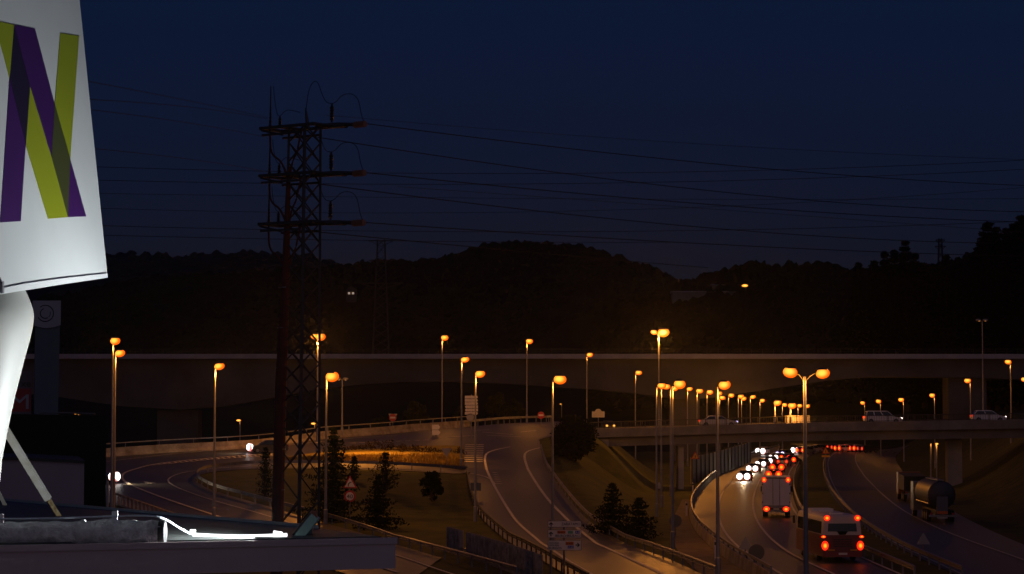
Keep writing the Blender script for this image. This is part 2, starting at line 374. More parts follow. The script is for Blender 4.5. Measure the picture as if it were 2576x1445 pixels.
for a, b in (((1215, 1090), (1290, 1096)), ((1225, 1098), (1310, 1102)), ((1190, 1086), (1230, 1084)), ((1310, 1090), (1350, 1086)), ((1120, 1103), (1200, 1098))): line([a, b], 0.3)
line([(365, 1215), (372, 1219), (392, 1219)], 0.35, step=.6); line([(366, 1221), (378, 1220)], 0.4, step=.6)      # lane arrow on the loop
line([(1945, 1150), (1890, 1175), (1858, 1195), (1840, 1209), (1813.6, 1247), (1806, 1280), (1811, 1323), (1840, 1366), (1878, 1395), (1954.5, 1443), (2000, 1470)], 0.2)
line([(1985, 1150), (1945, 1170), (1916, 1199), (1897, 1242), (1893, 1275.5), (1902, 1314), (1935, 1357), (1983, 1395), (2041, 1424), (2090, 1446), (2180, 1490)], 0.2)
line([(2030, 1146), (1997.6, 1170), (1981, 1199), (1978, 1231), (1985.6, 1261), (1997, 1290), (2040, 1338), (2095, 1372), (2200, 1422), (2300, 1465)], 0.2)
line([(2120, 1132), (2082, 1152), (2084, 1191), (2108, 1247), (2147, 1293), (2195, 1332), (2247, 1369), (2330, 1408), (2420, 1450)], 0.16)
line([(2160, 1132), (2147, 1158), (2182, 1208), (2217, 1245), (2265, 1284), (2321, 1315), (2408, 1354), (2576, 1413), (2700, 1460)], 0.16)
tag(mk.build('road_markings', M_LINE), kind='structure')
road('sandy_verge', [(1716, 1258), (1706, 1280), (1690, 1310), (1688, 1340), (1694, 1370), (1720, 1410), (1790, 1470)], [(1742, 1258), (1730, 1280), (1733, 1310), (1748, 1339), (1775, 1368), (1840, 1420), (1930, 1470)], 0.05, M_SAND, cross=6)
# ---------------------------------------------------------------- barriers and guard rails
def guardrail(pix, label, h=0.75, spacing=4.0, m=M_GALV, hb=0.31, step=1.5, group='steel guard rails along the roads'):
    P = gpath(pix, step); root = thing('guard_rail', label, 'guard rail', P[0], 0, group)
    prof = [(-0.03, h-hb), (0.05, h-hb+0.03), (0.05, h-hb*0.62), (-0.02, h-hb*0.5), (0.05, h-hb*0.38), (0.05, h-0.03), (-0.03, h), (-0.06, h), (-0.06, h-hb)]
    MB().sweep(P, prof).build('rail', m, root)
    Q = resample(P, spacing); pm = MB().box((0, -0.1, h/2-0.1), (0.1, 0.12, h+0.1)); first = None
    for q in Q[:100]:
        loc = Vector((q.x, q.y, g(q.x, q.y)))-root.location
        if first is None: first = pm.build('post', m, root, world=False); o = first
        else: o = first.copy(); COL.objects.link(o)
        o.location = loc
    return root
P = gpath(OUTER[:8]+[(1180, 1075)], 1.2)
bar = thing('concrete_barrier', 'long stained concrete barrier wall with a thin rail round the outside of the loop', 'barrier', P[0])
MB().sweep(P, [(-0.3, -0.3), (-0.3, 0.1), (-0.12, 0.4), (-0.1, 0.95), (0.1, 0.95), (0.12, 0.4), (0.3, 0.1), (0.3, -0.3)]).build('wall', M_CONCS, bar)
MB().sweep(P, [(-0.05, 1.38), (0.05, 1.38), (0.05, 1.5), (-0.05, 1.5)]).build('top_rail', M_GALV, bar)
pm = MB().box((0, 0, 1.15), (0.08, 0.08, 0.5)); fst = None
for q in resample(P, 4.0)[:100]:
    if fst is None: fst = pm.build('rail_post', M_GALV, bar, world=False); o = fst
    else: o = fst.copy(); COL.objects.link(o)
    o.location = Vector((q.x, q.y, g(q.x, q.y)))-bar.location
guardrail([(1165, 1077), (1250, 1069), (1330, 1064), (1400, 1063), (1470, 1068)], 'low dark guard rail on the far rim of the roundabout, behind the no entry sign', 1.0, 3)
guardrail([(1176, 1194), (1080, 1186), (1000, 1181), (900, 1178), (688, 1176), (600, 1180), (530, 1187), (501, 1196), (492, 1206), (497, 1216), (520, 1230), (546, 1241), (612, 1259), (679, 1277), (709, 1286), (814, 1313), (900, 1339), (996, 1372), (1091, 1400), (1210, 1434), (1300, 1462)], 'hairpin guard rail wrapping the dark grass island with the conifers', 0.8, 4)
guardrail([(1361, 1135), (1366, 1158), (1394, 1210), (1434, 1264), (1482, 1317), (1549, 1358), (1644, 1396), (1715, 1425), (1800, 1460)], 'orange lit guard rail on the right side of the ramp, above the two conifers', 0.8, 4)
guardrail([(1174, 1200), (1181, 1240), (1186, 1262), (1209, 1306), (1262, 1354), (1310, 1383), (1377, 1421), (1416, 1446), (1480, 1484)], 'dark guard rail on the left side of the ramp, by the slatted fence', 0.9, 3, M_DARK)
guardrail([(281, 1262), (330, 1280), (372, 1295), (470, 1328), (560, 1352)], 'short guard rail with dark slots just above the canopy roof edge at left', 0.9, 1.4, M_CONCS, 0.22)
guardrail([(2010, 1172), (1998, 1200), (1996, 1231), (2002, 1262), (2014, 1292), (2050, 1335), (2110, 1370), (2200, 1414), (2300, 1458)], 'guard rail on the motorway median passing behind the bus', 0.8, 4)
guardrail([(2078, 1152), (2070, 1175), (2072, 1197), (2086, 1232), (2102, 1260), (2136, 1299), (2186, 1340), (2256, 1383), (2326, 1418), (2420, 1458)], 'dark guard rail on the far side of the motorway median', 0.8, 4)
P = gpath([(1960, 1130), (1886, 1152), (1828, 1181), (1797, 1202), (1768, 1231), (1748, 1257), (1738, 1281), (1741, 1310), (1757, 1339), (1785, 1368), (1850, 1420), (1940, 1475)], 1.5)
mbar = thing('motorway_parapet', 'low concrete parapet with a metal rail curving along the left edge of the motorway', 'barrier', P[0])
MB().sweep(P, [(-0.25, -0.3), (-0.12, 0.75), (0.12, 0.75), (0.25, -0.3)]).build('wall', M_CONCS, mbar)
MB().sweep(P, [(-0.06, 0.95), (0.06, 0.95), (0.06, 1.1), (-0.06, 1.1)]).build('top_rail', M_GALV, mbar)
pm = MB().box((0, 0, 0.85), (0.1, 0.1, 0.3)); fst = None
for q in resample(P, 4.0)[:100]:
    if fst is None: fst = pm.build('rail_post', M_GALV, mbar, world=False); o = fst
    else: o = fst.copy(); COL.objects.link(o)
    o.location = Vector((q.x, q.y, g(q.x, q.y)))-mbar.location
# slatted fence beside the ramp
P = gpath([(1128, 1385), (1200, 1410), (1265, 1432), (1327, 1458), (1360, 1472)], 0.5)
fen = thing('slatted_fence', 'grey fence of upright slats on the grass beside the ramp, lower middle', 'fence', P[0])
for i0, i1 in ((0, 12), (16, len(P))):
    mb = MB()
    for p in P[i0:i1]: mb.box((p.x, p.y, p.z+0.75), (0.25, 0.06, 1.75), Matrix.Rotation(-0.35, 3, 'Z'))
    mb.build('slats', mat('weathered_fence_slats', (0.27, 0.23, 0.21), 0.8, 0.5, 1.5), fen)
MB().sweep([p+Vector((0, 0.1, 0.4)) for p in P], [(-.04, 0), (.04, 0), (.04, .1), (-.04, .1)]).build('cross_rail', M_GALV, fen)
# ---------------------------------------------------------------- street lamps
def lamp_light(parent, loc, power, col=SODIUM, rad=0.25):
    l = bpy.data.lights.new('lamp_light', 'POINT'); l.energy = power; l.color = col; l.shadow_soft_size = rad
    o = bpy.data.objects.new('lamp_light', l); COL.objects.link(o); o.parent = parent; o.location = loc; return o
def street_lamp(px, top, d, label, hx, hy, base=None, power=1.0, heads=1, r=0.45, lens=None, bend=0.0, group='sodium street lamps along the roads', light=True, pr=1.0, name='street_lamp'):
    """px,top: top of the pole; hx,hy: centre of the glowing bowl"""
    t = at(px, top, d); h_ = at(hx, hy, d); zb = g(t.x, d) if base is None else base
    root = thing(name, label, 'street lamp', (t.x, d, zb), 0, group); H = t.z-zb
    MB().tube([(0, 0, -0.3), (0, 0, 0.0), (0, 0, 1.2), (0, 0, 1.25), (0, 0, H)], [.17*pr, .17*pr, .16*pr, .115*pr, .06*pr], 10).build('pole', M_POLE, root, True, False)
    hs = [(h_.x-t.x, h_.z-zb)]
    if heads == 2: hs.append((-(h_.x-t.x) if not isinstance(bend, tuple) else bend[0], h_.z-zb+0.05 if not isinstance(bend, tuple) else bend[1]))
    for i, (ox, oz) in enumerate(hs):
        tl = random.uniform(-.22, .12)
        s_ = 1 if ox > 0 else -1; rr = r*1.0 if i == 0 else min(r, 0.44)
        MB().tube([(0, 0, H-0.25), (ox*0.3, 0, H+0.05), (ox, 0, oz+rr*0.62)], [.04*pr, .035*pr, .03*pr], 6).build('arm', M_DARK, root, True, False)
        MB().ball((ox-s_*.12*rr, 0, oz+rr*0.42), (rr*0.9, rr*0.5, rr*0.42), 12, 4, 0.25, 1.0).build('lamp_head', M_DARK, root, True, False)
        bw = MB().ball((0, 0, 0), (rr*random.uniform(.95, 1.08), rr*0.6, rr*random.uniform(.70, .82)), 14, 10, -1.0, 0.8).build('bowl', lens or G_SOD, root, True, False); bw.location = (ox, 0, oz); bw.rotation_euler = (0, tl*s_, 0)
        if light: lamp_light(root, (ox, 0, oz-rr*0.74-0.3), LAMP_W*power)
    return root
SL = street_lamp
SL(284, 862, 172, 'left one of the two tall sodium lamps whose poles run together at far left', 290, 858, r=.40, power=.7)
SL(290, 893, 176, 'shorter lit sodium lamp just right of the tallest at far left', 302, 889, r=.40, power=.8)
SL(541, 926, 180, 'lit sodium lamp standing alone inside the loop road at left', 552, 922, r=.42, power=2.2)
_ld = SL(799, 851, 250, 'tall lamp with two glowing heads behind the lattice tower', 806, 848, r=.62, heads=2, power=5)
spot_d = bpy.data.lights.new('lamp_light', 'SPOT'); spot_d.energy = 42000; spot_d.color = SODIUM; spot_d.spot_size = R(58); spot_d.spot_blend = .9; spot_d.shadow_soft_size = .3
spot_o = bpy.data.objects.new('lamp_light', spot_d); COL.objects.link(spot_o); spot_o.parent = _ld      # added spot under the right head, brightens the island strip
spot_o.location = (.35, -.2, at(806, 848, 250).z-_ld.location.z-.9); spot_o.rotation_euler = (Vector((0, 0, spot_o.location.z))-Vector((7.2, -5.5, 0))).to_track_quat('Z', 'Y').to_euler()
SL(821, 952, 178, 'lit lamp whose tall pole stands left of the 40 sign', 836, 948, r=.52, power=1.5)
SL(1112, 854, 305, 'lit lamp highest above the roundabout, left of the arrow sign stack', 1119, 850, r=.50)
SL(1161, 909, 235, 'lit lamp just left of the stack of arrow signs', 1170, 905, r=.42)
SL(1196, 945, 181, 'lit lamp in front of the stack of arrow signs', 1208, 941, r=.42)
SL(1325, 863, 325, 'lit lamp left of the red no entry sign beside the big bush', 1332, 859, r=.52)
SL(1390, 958, 160, 'lit lamp by the left edge of the ramp, above the three town signs', 1409, 955, r=.46)
SL(1476, 898, 340, 'lit lamp behind the big round bush and the grey sign back', 1484, 893, r=.50)
SL(1598, 942, 330, 'lit lamp above the left end of the overpass', 1607, 938, r=.48)
SL(1651, 975, 205, 'lit lamp whose pole is the leftmost of the pole cluster before the overpass', 1665, 971, r=.40)
SL(1663, 978, 225, 'lit lamp whose pole is second from left in the cluster before the overpass', 1676, 973, r=.40)
SL(1686, 979, 256, 'lit lamp in the middle of the pole cluster before the overpass', 1697, 977, r=.42, power=1.3)
SL(1691, 972, 156, 'nearest lamp of the pole cluster before the overpass, foot by the round sign', 1710, 967, r=.42)
SL(1804, 974, 125, 'lit lamp between the cluster and the double lamp, pole left of the motorway lines', 1823, 969, r=.34, power=.8)
cars_ = [(1729, 979, 1735, 979, 376), (1753, 984, 1760, 984, 330), (1778, 987, 1786, 987, 345), (1801, 990, 1809, 990, 360), (1810, 1001, 1817, 1001, 392), (1832, 995, 1840, 995, 378), (1857, 998, 1864, 998, 395), (1865, 1004, 1871, 1003, 415), (1887, 1000, 1894, 999, 410), (1911, 1008, 1918, 1008, 430), (1949, 1014, 1956, 1014, 281.6), (1968, 1019, 1974, 1019, 465), (1988, 1021, 1993, 1021, 282), (2007, 1022, 2012, 1021, 485), (2026, 1022, 2031, 1022, 495)]
ORD = ['first', 'second', 'third', 'fourth', 'fifth', 'sixth', 'seventh', 'eighth', 'ninth', 'tenth', 'eleventh', 'twelfth', 'thirteenth', 'fourteenth', 'last']
for i, (a, b, c, d_, e) in enumerate(cars_):
    SL(a, b, e, f'{ORD[i]} from left of the small lamps receding beyond the overpass along the motorway', c, d_, r=.5+0.05*(e > 440), power=1.2 if i in (0, 1, 3) else .8, pr=1.0, base=(CZ-1.6 if e < 290 else None))
SL(2024, 948, 110, 'tall double armed lamp with two separate glowing heads in front of the bus', 2070, 940, r=.36, heads=2, bend=(-0.71, at(1988, 937, 110).z-g(at(2024, 948, 110).x, 110)), power=.8, pr=1.2)
for i, (a, b, c, d_, e) in enumerate([(2175, 1018, 2170, 1014, 460), (2215, 1014, 2210, 1010, 430), (2273, 1010, 2267, 1006, 400), (2351, 1000, 2345, 995, 350), (2441, 964, 2434, 958, 320), (2542, 916, 2536, 911, 300), (2584, 960, 2577, 955, 296)]):
    SL(a, b, e, ['leftmost', 'second', 'third', 'fourth', 'fifth', 'highest', 'half cut off'][i]+' of the lamps leaning left behind the right half of the overpass', c, d_, r=.45 if e < 360 else .5, power=.3, group='lamps on the slip road behind the overpass')
# bright double lamp on the overpass edge
SL(1657, 842, 283, 'brightest double headed lamp with a wide orange glow above the overpass end', 1669, 837, base=CZ-2.0, r=.78, heads=2, lens=G_SODX, power=6.5)
# unlit lamps
def unlit_lamp(px, top, d, label, base=None):
    t = at(px, top, d); zb = g(t.x, d) if base is None else base; H = t.z-zb
    root = thing('street_lamp', label, 'street lamp', (t.x, d, zb), 0, 'unlit street lamps')
    MB().tube([(0, 0, -0.3), (0, 0, 1.2), (0, 0, 1.25), (0, 0, H)], [.16, .16, .11, .06], 8).build('pole', M_POLE, root, True, False)
    MB().tube([(-.45, 0, H+.05), (0, 0, H-.1), (.35, 0, H+.05)], .05, 6).build('arm', M_POLE, root, True, False)
    for s_ in (-1, 1):
        MB().ball((s_*.45-.05, 0, H+.08), (.36, .2, .16), 10, 6).build('lamp_head', M_BACK, root, True, False)
        MB().ball((s_*.40, 0, H-.03), (.15, .12, .07), 8, 4, -1, .3).build('bowl', G_GLINT, root, True, False)
    return root
unlit_lamp(2471, 807, 281, 'tall unlit double lamp rising above the overpass at far right', CZ-1.2)
unlit_lamp(861, 955, 268, 'unlit grey lamp on a thin pole right of the double lamp behind the tower')
def small_lamp(px, top, d, base_py, label, pw=.05, r=.22):
    t = at(px, top, d); zb = min(at(px, base_py, d).z, t.z-1, g(t.x, d)); H = t.z-zb
    root = thing('small_lamp', label, 'street lamp', (t.x, d, zb), 0, 'small distant lights')
    MB().tube([(0, 0, 0), (0, 0, H)], .06 if d < 450 else .035, 6).build('pole', M_POLE if d < 450 else M_WIRE, root, True, False)
    MB().ball((-.2, 0, H), (r*1.5, r*.7, r*.6), 10, 6).build('bowl', G_AMB, root, True, False); lamp_light(root, (-.2, 0, H-r-.1), LAMP_W*pw)
small_lamp(604, 1058, 300, 1098, 'small amber lamp on a short pole beyond the barrier, above the dark car')
small_lamp(792, 1066, 300, 1100, 'small amber lamp hidden among the lattice of the tower')
small_lamp(1876, 719, 500, 745, 'single orange lamp on the hillside by the pale far sheds', .08, .5)
small_lamp(199, 1041, 120, 1055, 'tiny amber light over the dark hedge at far left', .02, .06)
small_lamp(1413, 1017, 420, 1040, 'tiny orange light in the dark under the viaduct', .02, .12)
# ---------------------------------------------------------------- overpass
def ovz(px): return np.interp(px, [1300, 1480, 2000, 2576, 2700], [-2.55, -2.3, -1.55, -1.15, -1.05])+CZ
YB = 276.0; xs_ = np.linspace((1470-CX)/F*YB, (2690-CX)/F*YB, 60)
pts = [Vector((x, YB, float(ovz(CX+x/YB*F)))) for x in xs_]
ov = thing('overpass', 'long low concrete road overpass crossing the motorway with a railing along its edge', 'bridge', pts[0])
# profile: lateral offset is towards the camera when positive (path runs to +x)
MB().sweep(pts, [(0.0, -0.75), (0.0, 0.35), (-0.25, 0.35), (-0.25, 0.02), (-9.75, 0.02), (-9.75, 0.35), (-10, 0.35), (-10, -0.75)]).build('deck', mat('deck_concrete', (.20, .19, .18), .9, .3, .4, detail=9), ov)
MB().sweep(pts, [(-0.8, -1.9), (-0.8, -0.752), (-9.2, -0.752), (-9.2, -1.9)]).build('girder', mat('girder_concrete', (0.16, 0.15, 0.14), .9, .2, .3), ov)
rp = [p+Vector((0, 1.0, 0)) for p in pts]
MB().sweep([p+Vector((0, 0.4, 0.05)) for p in pts], [(-.05, 0), (-9.1, 0), (-9.1, .03), (-.05, .03)]).build('road_surface', M_ASPH, ov)
def railing(off, nm):
    mb = MB(); Q = [p+Vector((0, off, 0)) for p in pts]
    for zz, th in ((1.15, .07), (.5, .05)): mb.sweep(Q, [(-.03, zz-th), (.03, zz-th), (.03, zz), (-.03, zz)])
    for p in resample(Q, 0.3): mb.box(p+Vector((0, 0, .75)), (.025, .025, .8))
    for p in resample(Q, 2.5): mb.box(p+Vector((0, 0, .7)), (.09, .09, 1.0))
    mb.build(nm, M_DARK, ov)
railing(0.12, 'railing'); railing(9.9, 'railing')
def pier(x0, x1, y0, dep, ztop, nm='pier'):
    zb = g((x0+x1)/2, y0)-0.5; MB().box(((x0+x1)/2, y0, (ztop+zb)/2), (x1-x0, dep, ztop-zb)).build(nm, M_CONC, ov)
pier(at(1699, 0, 280).x, at(1712, 0, 280).x, 280, 4, CZ-4.2); pier(at(2368, 0, 281).x, at(2404, 0, 281).x, 281, 1.6, CZ-3.1)
MB().box((at(1500, 0, 281).x, 281, CZ-5.5), (2.5, 8.6, 4.5)).build('abutment', M_CONC, ov)
for px_ in (2341, 2356):
    p0 = at(px_, 1117, 270); small = thing('lit_post', f'thin orange lit post under the overpass, {"left" if px_ == 2341 else "right"} one of the pair by the round pier', 'post', (p0.x, 270, g(p0.x, 270)), 0, 'pair of lit posts under the overpass')
    MB().tube([(0, 0, 0), (0, 0, p0.z-small.location.z)], .09, 8).build('post', M_POLE, small, True, False)
    if px_ == 2356:
        MB().ball((0, -.1, p0.z-small.location.z), (.22, .15, .1), 8, 5).build('bowl', G_AMB, small, True, False); lamp_light(small, (-.1, -.45, p0.z-small.location.z-.1), 90, rad=.05)
# noise barrier wall under the overpass
P = gpath([(1735, 1178), (1772, 1172), (1820, 1163), (1880, 1147)], 1.0)
P = [Vector((p.x, p.y, 0)) for p in resample([at(1738, 1100, 300), at(1800, 1100, 335), at(1885, 1100, 395)], 1.5)]
nb = thing('noise_barrier', 'pale panelled noise wall with dark posts seen under the left end of the overpass', 'wall', (P[0].x, P[0].y, g(P[0].x, P[0].y)))
MB().sweep([Vector((p.x, p.y, g(p.x, p.y))) for p in P], [(-.08, -.2), (.08, -.2), (.08, 3.6), (-.08, 3.6)]).build('panels', mat('noise_wall_panels', (.22, .21, .20), .8, .15, 1.0), nb)
mb = MB()
for p in resample(P, 6): MB.box(mb, (p.x+.12, p.y-.1, g(p.x, p.y)+1.9), (.2, .2, 4.0))
mb.build('posts', M_DARK, nb)['kind'] = 'stuff'
# ---------------------------------------------------------------- viaduct behind
YV = 400.0
zt = at(0, 890, YV).z; prof_px = [(-900, 1000), (-200, 965), (150, 1000), (300, 1022), (450, 1031), (560, 1022), (640, 1009), (720, 994), (800, 979), (900, 968), (1000, 962), (1100, 960), (1200, 962), (1300, 967), (1400, 974), (1500, 980), (1600, 990), (1700, 1003), (1740, 1005), (1800, 1000), (1900, 985), (2000, 970), (2100, 955), (2200, 948), (2430, 950), (2600, 955), (3300, 960)]
vd = thing('viaduct', 'huge concrete viaduct with arching girder crossing the whole valley behind the lamps', 'viaduct', (0, YV, zt))
x0, x1 = (-900-CX)/F*YV, (3300-CX)/F*YV
zsoff = at(0, 903, YV).z; za = at(0, 891, YV).z
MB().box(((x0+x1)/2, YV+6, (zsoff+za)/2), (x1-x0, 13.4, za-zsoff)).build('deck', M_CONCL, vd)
mb = MB(); poly = [(at(a, b, YV).x, at(a, b, YV).z) for a, b in prof_px]; mb2 = []
top = [(x, zsoff-0.004) for x, _ in poly]
k = len(poly); vs_ = [(x, YV+1.2, z) for x, z in poly]+[(x, YV+1.2, z) for x, z in top]+[(x, YV+10.8, z) for x, z in poly]+[(x, YV+10.8, z) for x, z in top]
fs_ = []
for i in range(k-1):
    fs_ += [(i, i+1, k+i+1, k+i), (2*k+i, 3*k+i, 3*k+i+1, 2*k+i+1), (i, 2*k+i, 2*k+i+1, i+1)]
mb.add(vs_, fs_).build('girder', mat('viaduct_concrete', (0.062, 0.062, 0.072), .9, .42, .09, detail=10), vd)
for a, b, zz in ((395, 497, 1036), (1692, 1760, 1003), (2386, 2482, 950), (-700, -610, 1000)):
    p0 = at(a, zz, YV+3); p1 = at(b, zz, YV+3); zb = g((p0.x+p1.x)/2, YV+4)-1
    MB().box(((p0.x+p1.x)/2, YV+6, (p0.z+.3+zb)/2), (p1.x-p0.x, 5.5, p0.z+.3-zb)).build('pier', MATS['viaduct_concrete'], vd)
mb = MB()
for x in np.arange(x0, x1, 2.0): mb.box((x, YV-.2, za+.45), (.07, .07, .9))
mb.sweep([(x0, YV-.2, za+.85), (x1, YV-.2, za+.85)], [(-.04, 0), (.04, 0), (.04, .07), (-.04, .07)]); mb.sweep([(x0, YV-.2, za+.45), (x1, YV-.2, za+.45)], [(-.03, 0), (.03, 0), (.03, .05), (-.03, .05)])
mb.build('railing', M_DARK, vd)
# ---------------------------------------------------------------- trees
def leaf_tris(mb, c, r, n, s, flat=1.0):
    for _ in range(n):
        u = random.uniform(-1, 1); q = random.uniform(0, 2*math.pi); rr = r*random.random()**0.4; w = math.sqrt(1-u*u)
        p = Vector((c[0]+rr*w*math.cos(q), c[1]+rr*w*math.sin(q), c[2]+rr*u*flat))
        a = Vector((random.gauss(0, 1), random.gauss(0, 1), random.gauss(0, 1))).normalized(); b = a.orthogonal().normalized()*random.uniform(.5, 1)
        k = s*random.uniform(.6, 1.4); i = len(mb.v); mb.v += [p-a*k, p+b*k*.6, p+a*k, p-b*k*.5]; mb.f.append((i, i+1, i+2, i+3))
def conifer(loc, h, r, label, narrow=False, group='dark conifers on the grass', ragged=0.25, dens=1.0, cat='tree', name='conifer', ls=1.0):
    root = thing(name, label, cat, loc, 0, group)
    MB().tube([(0, 0, -.3), (0, 0, h*.5), (0, 0, h*.97)], [.03*h*.7+.03, .02*h*.7+.02, .012], 7).build('trunk', M_BARK, root, True, False)
    mb = MB(); layers = int(max(10, h*(4.2 if not narrow else 5)/ls))
    for i in range(layers):
        t = (i+random.random()*.5)/layers; z = h*(.05+.93*t)
        rad = r*((1-t)**.8*(1+.18*math.sin(t*17)) if not narrow else math.sin(math.pi*min(1, .12+.88*t)**.75)**.6*(1.02-t*.55)*1.0)+.03
        nb_ = 9 if not narrow else 7
        for b in range(nb_):
            q = 2*math.pi*(b+random.random())/nb_; L = rad*random.uniform(1-ragged*1.6, 1+ragged)
            steps = max(2, int(L/(.28*ls)))
            for s_ in range(steps):
                f = (s_+.6)/steps; p = (L*f*math.cos(q), L*f*math.sin(q), z+(.28*L*f*(1 if narrow else -.55)) + (.12*L*f*f if not narrow else 0))
                leaf_tris(mb, p, .16+.05*L*ls, int(5*dens), (.13 if not narrow else .10)*ls, .6)
    mb.build('crown', M_CONI, root, world=False, fix=False); return root
def bush(loc, rx, rz, label, m=M_LEAF, n=2600, s=.16, name='bush', cat='bush', group=None, clumps=26, ry=None):
    root = thing(name, label, cat, loc, 0, group); mb = MB(); tb = MB(); ry = ry or rx
    for i in range(5):
        q = random.uniform(0, 6.28); tb.tube([(0, 0, -.2), (rx*.3*math.cos(q), ry*.3*math.sin(q), rz*.8), (rx*.55*math.cos(q), ry*.55*math.sin(q), rz*1.3)], [.06, .04, .015], 5)
    for i in range(clumps):
        u = random.uniform(-.8, 1); q = random.uniform(0, 6.28); w = math.sqrt(max(0, 1-u*u))*random.uniform(.5, .95)
        leaf_tris(mb, (rx*w*math.cos(q), ry*w*math.sin(q), rz*(1+u*.88)), min(rx, rz)*random.uniform(.25, .45), n//clumps, s)
    tb.build('trunk', M_BARK, root, world=False); mb.build('crown', m, root, world=False, fix=False); return root
def tree_at(px, base, top, wpx, label, narrow=False, **kw):
    p = gp(px, base); s = p.y/F; return conifer((p.x, p.y, g(p.x, p.y)), (base-top)*s, wpx/2*s, label, narrow, **kw)
tree_at(667, 1258, 1122, 54, 'slim dark cypress left of the brown tower leg', True)
tree_at(891, 1212, 1146, 40, 'small slim cypress above the bend warning sign', True)
tree_at(838, 1312, 1072, 150, 'tall ragged dark conifer behind the tower and the lamp pole', ragged=.45, dens=1.3, ls=1.25)
tree_at(950, 1332, 1195, 118, 'broad dark conifer right of the 40 sign')
def bush_at(px, base, top, wpx, label, **kw):
    p = gp(px, base); s = p.y/F; return bush((p.x, p.y, g(p.x, p.y)), wpx/2*s, (base-top)/2*s, label, **kw)
tree_at(970, 1240, 1136, 84, 'upright bushy dark conifer standing behind the broad one right of the 40 sign', True, ragged=.3)
bush_at(1086, 1262, 1190, 66, 'round dark shrub alone on the island grass', n=1800, m=M_CONI)
tree_at(1541, 1345, 1212, 128, 'larger of the two dark conifers on the bank right of the ramp')
tree_at(1608, 1356, 1248, 116, 'smaller of the two dark conifers on the bank right of the ramp')
bush_at(1441, 1156, 1056, 112, 'big round dark bush at the left end of the overpass', n=9000, m=M_CONI, clumps=80, s=.2)
for i, (px, top, w, lb) in enumerate([(1040, 1008, 80, 'rounded tree beyond the barrier, right of the small no entry sign'), (955, 1040, 60, 'low tree beyond the barrier, left of the small no entry sign'), (1165, 1020, 70, 'tree beyond the barrier behind the stack of arrow signs'), (1250, 985, 70, 'pointed tree beyond the barrier, right of the stack of arrow signs'), (1295, 1000, 60, 'tree beyond the barrier, left of the no entry sign by the bush')]):
    d = 335+8*i; c = at(px, 1075, d); zt_ = at(px, top, d).z; zb = g(c.x, d); hh = (zt_-zb)/2
    bush((c.x, d, zb), w/2*d/F, hh, lb, n=3600, s=.22, name='broadleaf_tree', cat='tree', group='trees beyond the barrier', clumps=40)
# hedge on the lit island between the two arms of the loop
hp = gpath([(868, 1137), (930, 1136), (1000, 1138), (1070, 1141), (1130, 1144), (1166, 1146)], .5)
hd = MB()
for i, p in enumerate(hp):
    for k in range(3):
        leaf_tris(hd, (p.x+random.gauss(0, .3), p.y+random.gauss(0, .8)+.8, p.z+random.uniform(.1, .9)*(0.75+.5*math.sin(i*.21))*(.55+.45*min(1, i/10))), .5, 26, .13)
tag(hd.build('hedge', M_HEDGE, fix=False), 'long low dry hedge glowing orange on the island inside the roundabout', 'hedge')
rows = []
isl = MB()
pr_ = [((700, 1168), (700, 1158)), ((760, 1167), (740, 1150)), ((860, 1166), (830, 1138)), ((950, 1167), (930, 1134)), ((1050, 1172), (1050, 1126)), ((1120, 1178), (1120, 1124)), ((1166, 1186), (1166, 1126))]
road('grass_island', [p[0] for p in pr_], [p[1] for p in pr_], 0.16, mat('lamp_tinted_grass', (0.16, 0.14, 0.03), .95, col2=(.30, .21, .05), scale=.8, spec=.1, detail=9, bump=.5), cross=8)  # grass tone raised and yellowed to paint in the lamp's pool
gm = MB()
for _ in range(9000):
    f = random.random()*6; i = int(f); f -= i; a = Vector((*pr_[i][0], 0)).lerp(Vector((*pr_[i+1][0], 0)), f); b = Vector((*pr_[i][1], 0)).lerp(Vector((*pr_[i+1][1], 0)), f); c = a.lerp(b, random.random()*.45)
    d = (1040-c.y); 
    rows.append(c)
# tufts: interpolate on a precomputed grid of ground points instead of tracing each blade
A = [gp(*p[0]) for p in pr_]; B = [gp(*p[1]) for p in pr_]
for _ in range(9000):
    f = random.random()*6; i = int(f); f -= i; p = A[i].lerp(A[i+1], f).lerp(B[i].lerp(B[i+1], f), random.random()*.5)
    p = Vector((p.x, p.y, g(p.x, p.y)+.14)); hgt = random.uniform(.2, .5); q = random.uniform(0, 3.14); u = Vector((math.cos(q), math.sin(q), 0))*.05; ln = Vector((random.gauss(0, .1), random.gauss(0, .1), hgt))
    k = len(gm.v); gm.v += [p-u, p+u, p+ln]; gm.f.append((k, k+1, k+2))
tag(gm.build('grass', mat('grass_blades', (.24, .17, .04), .9, .4, .5, spec=.1), fix=False), kind='stuff')
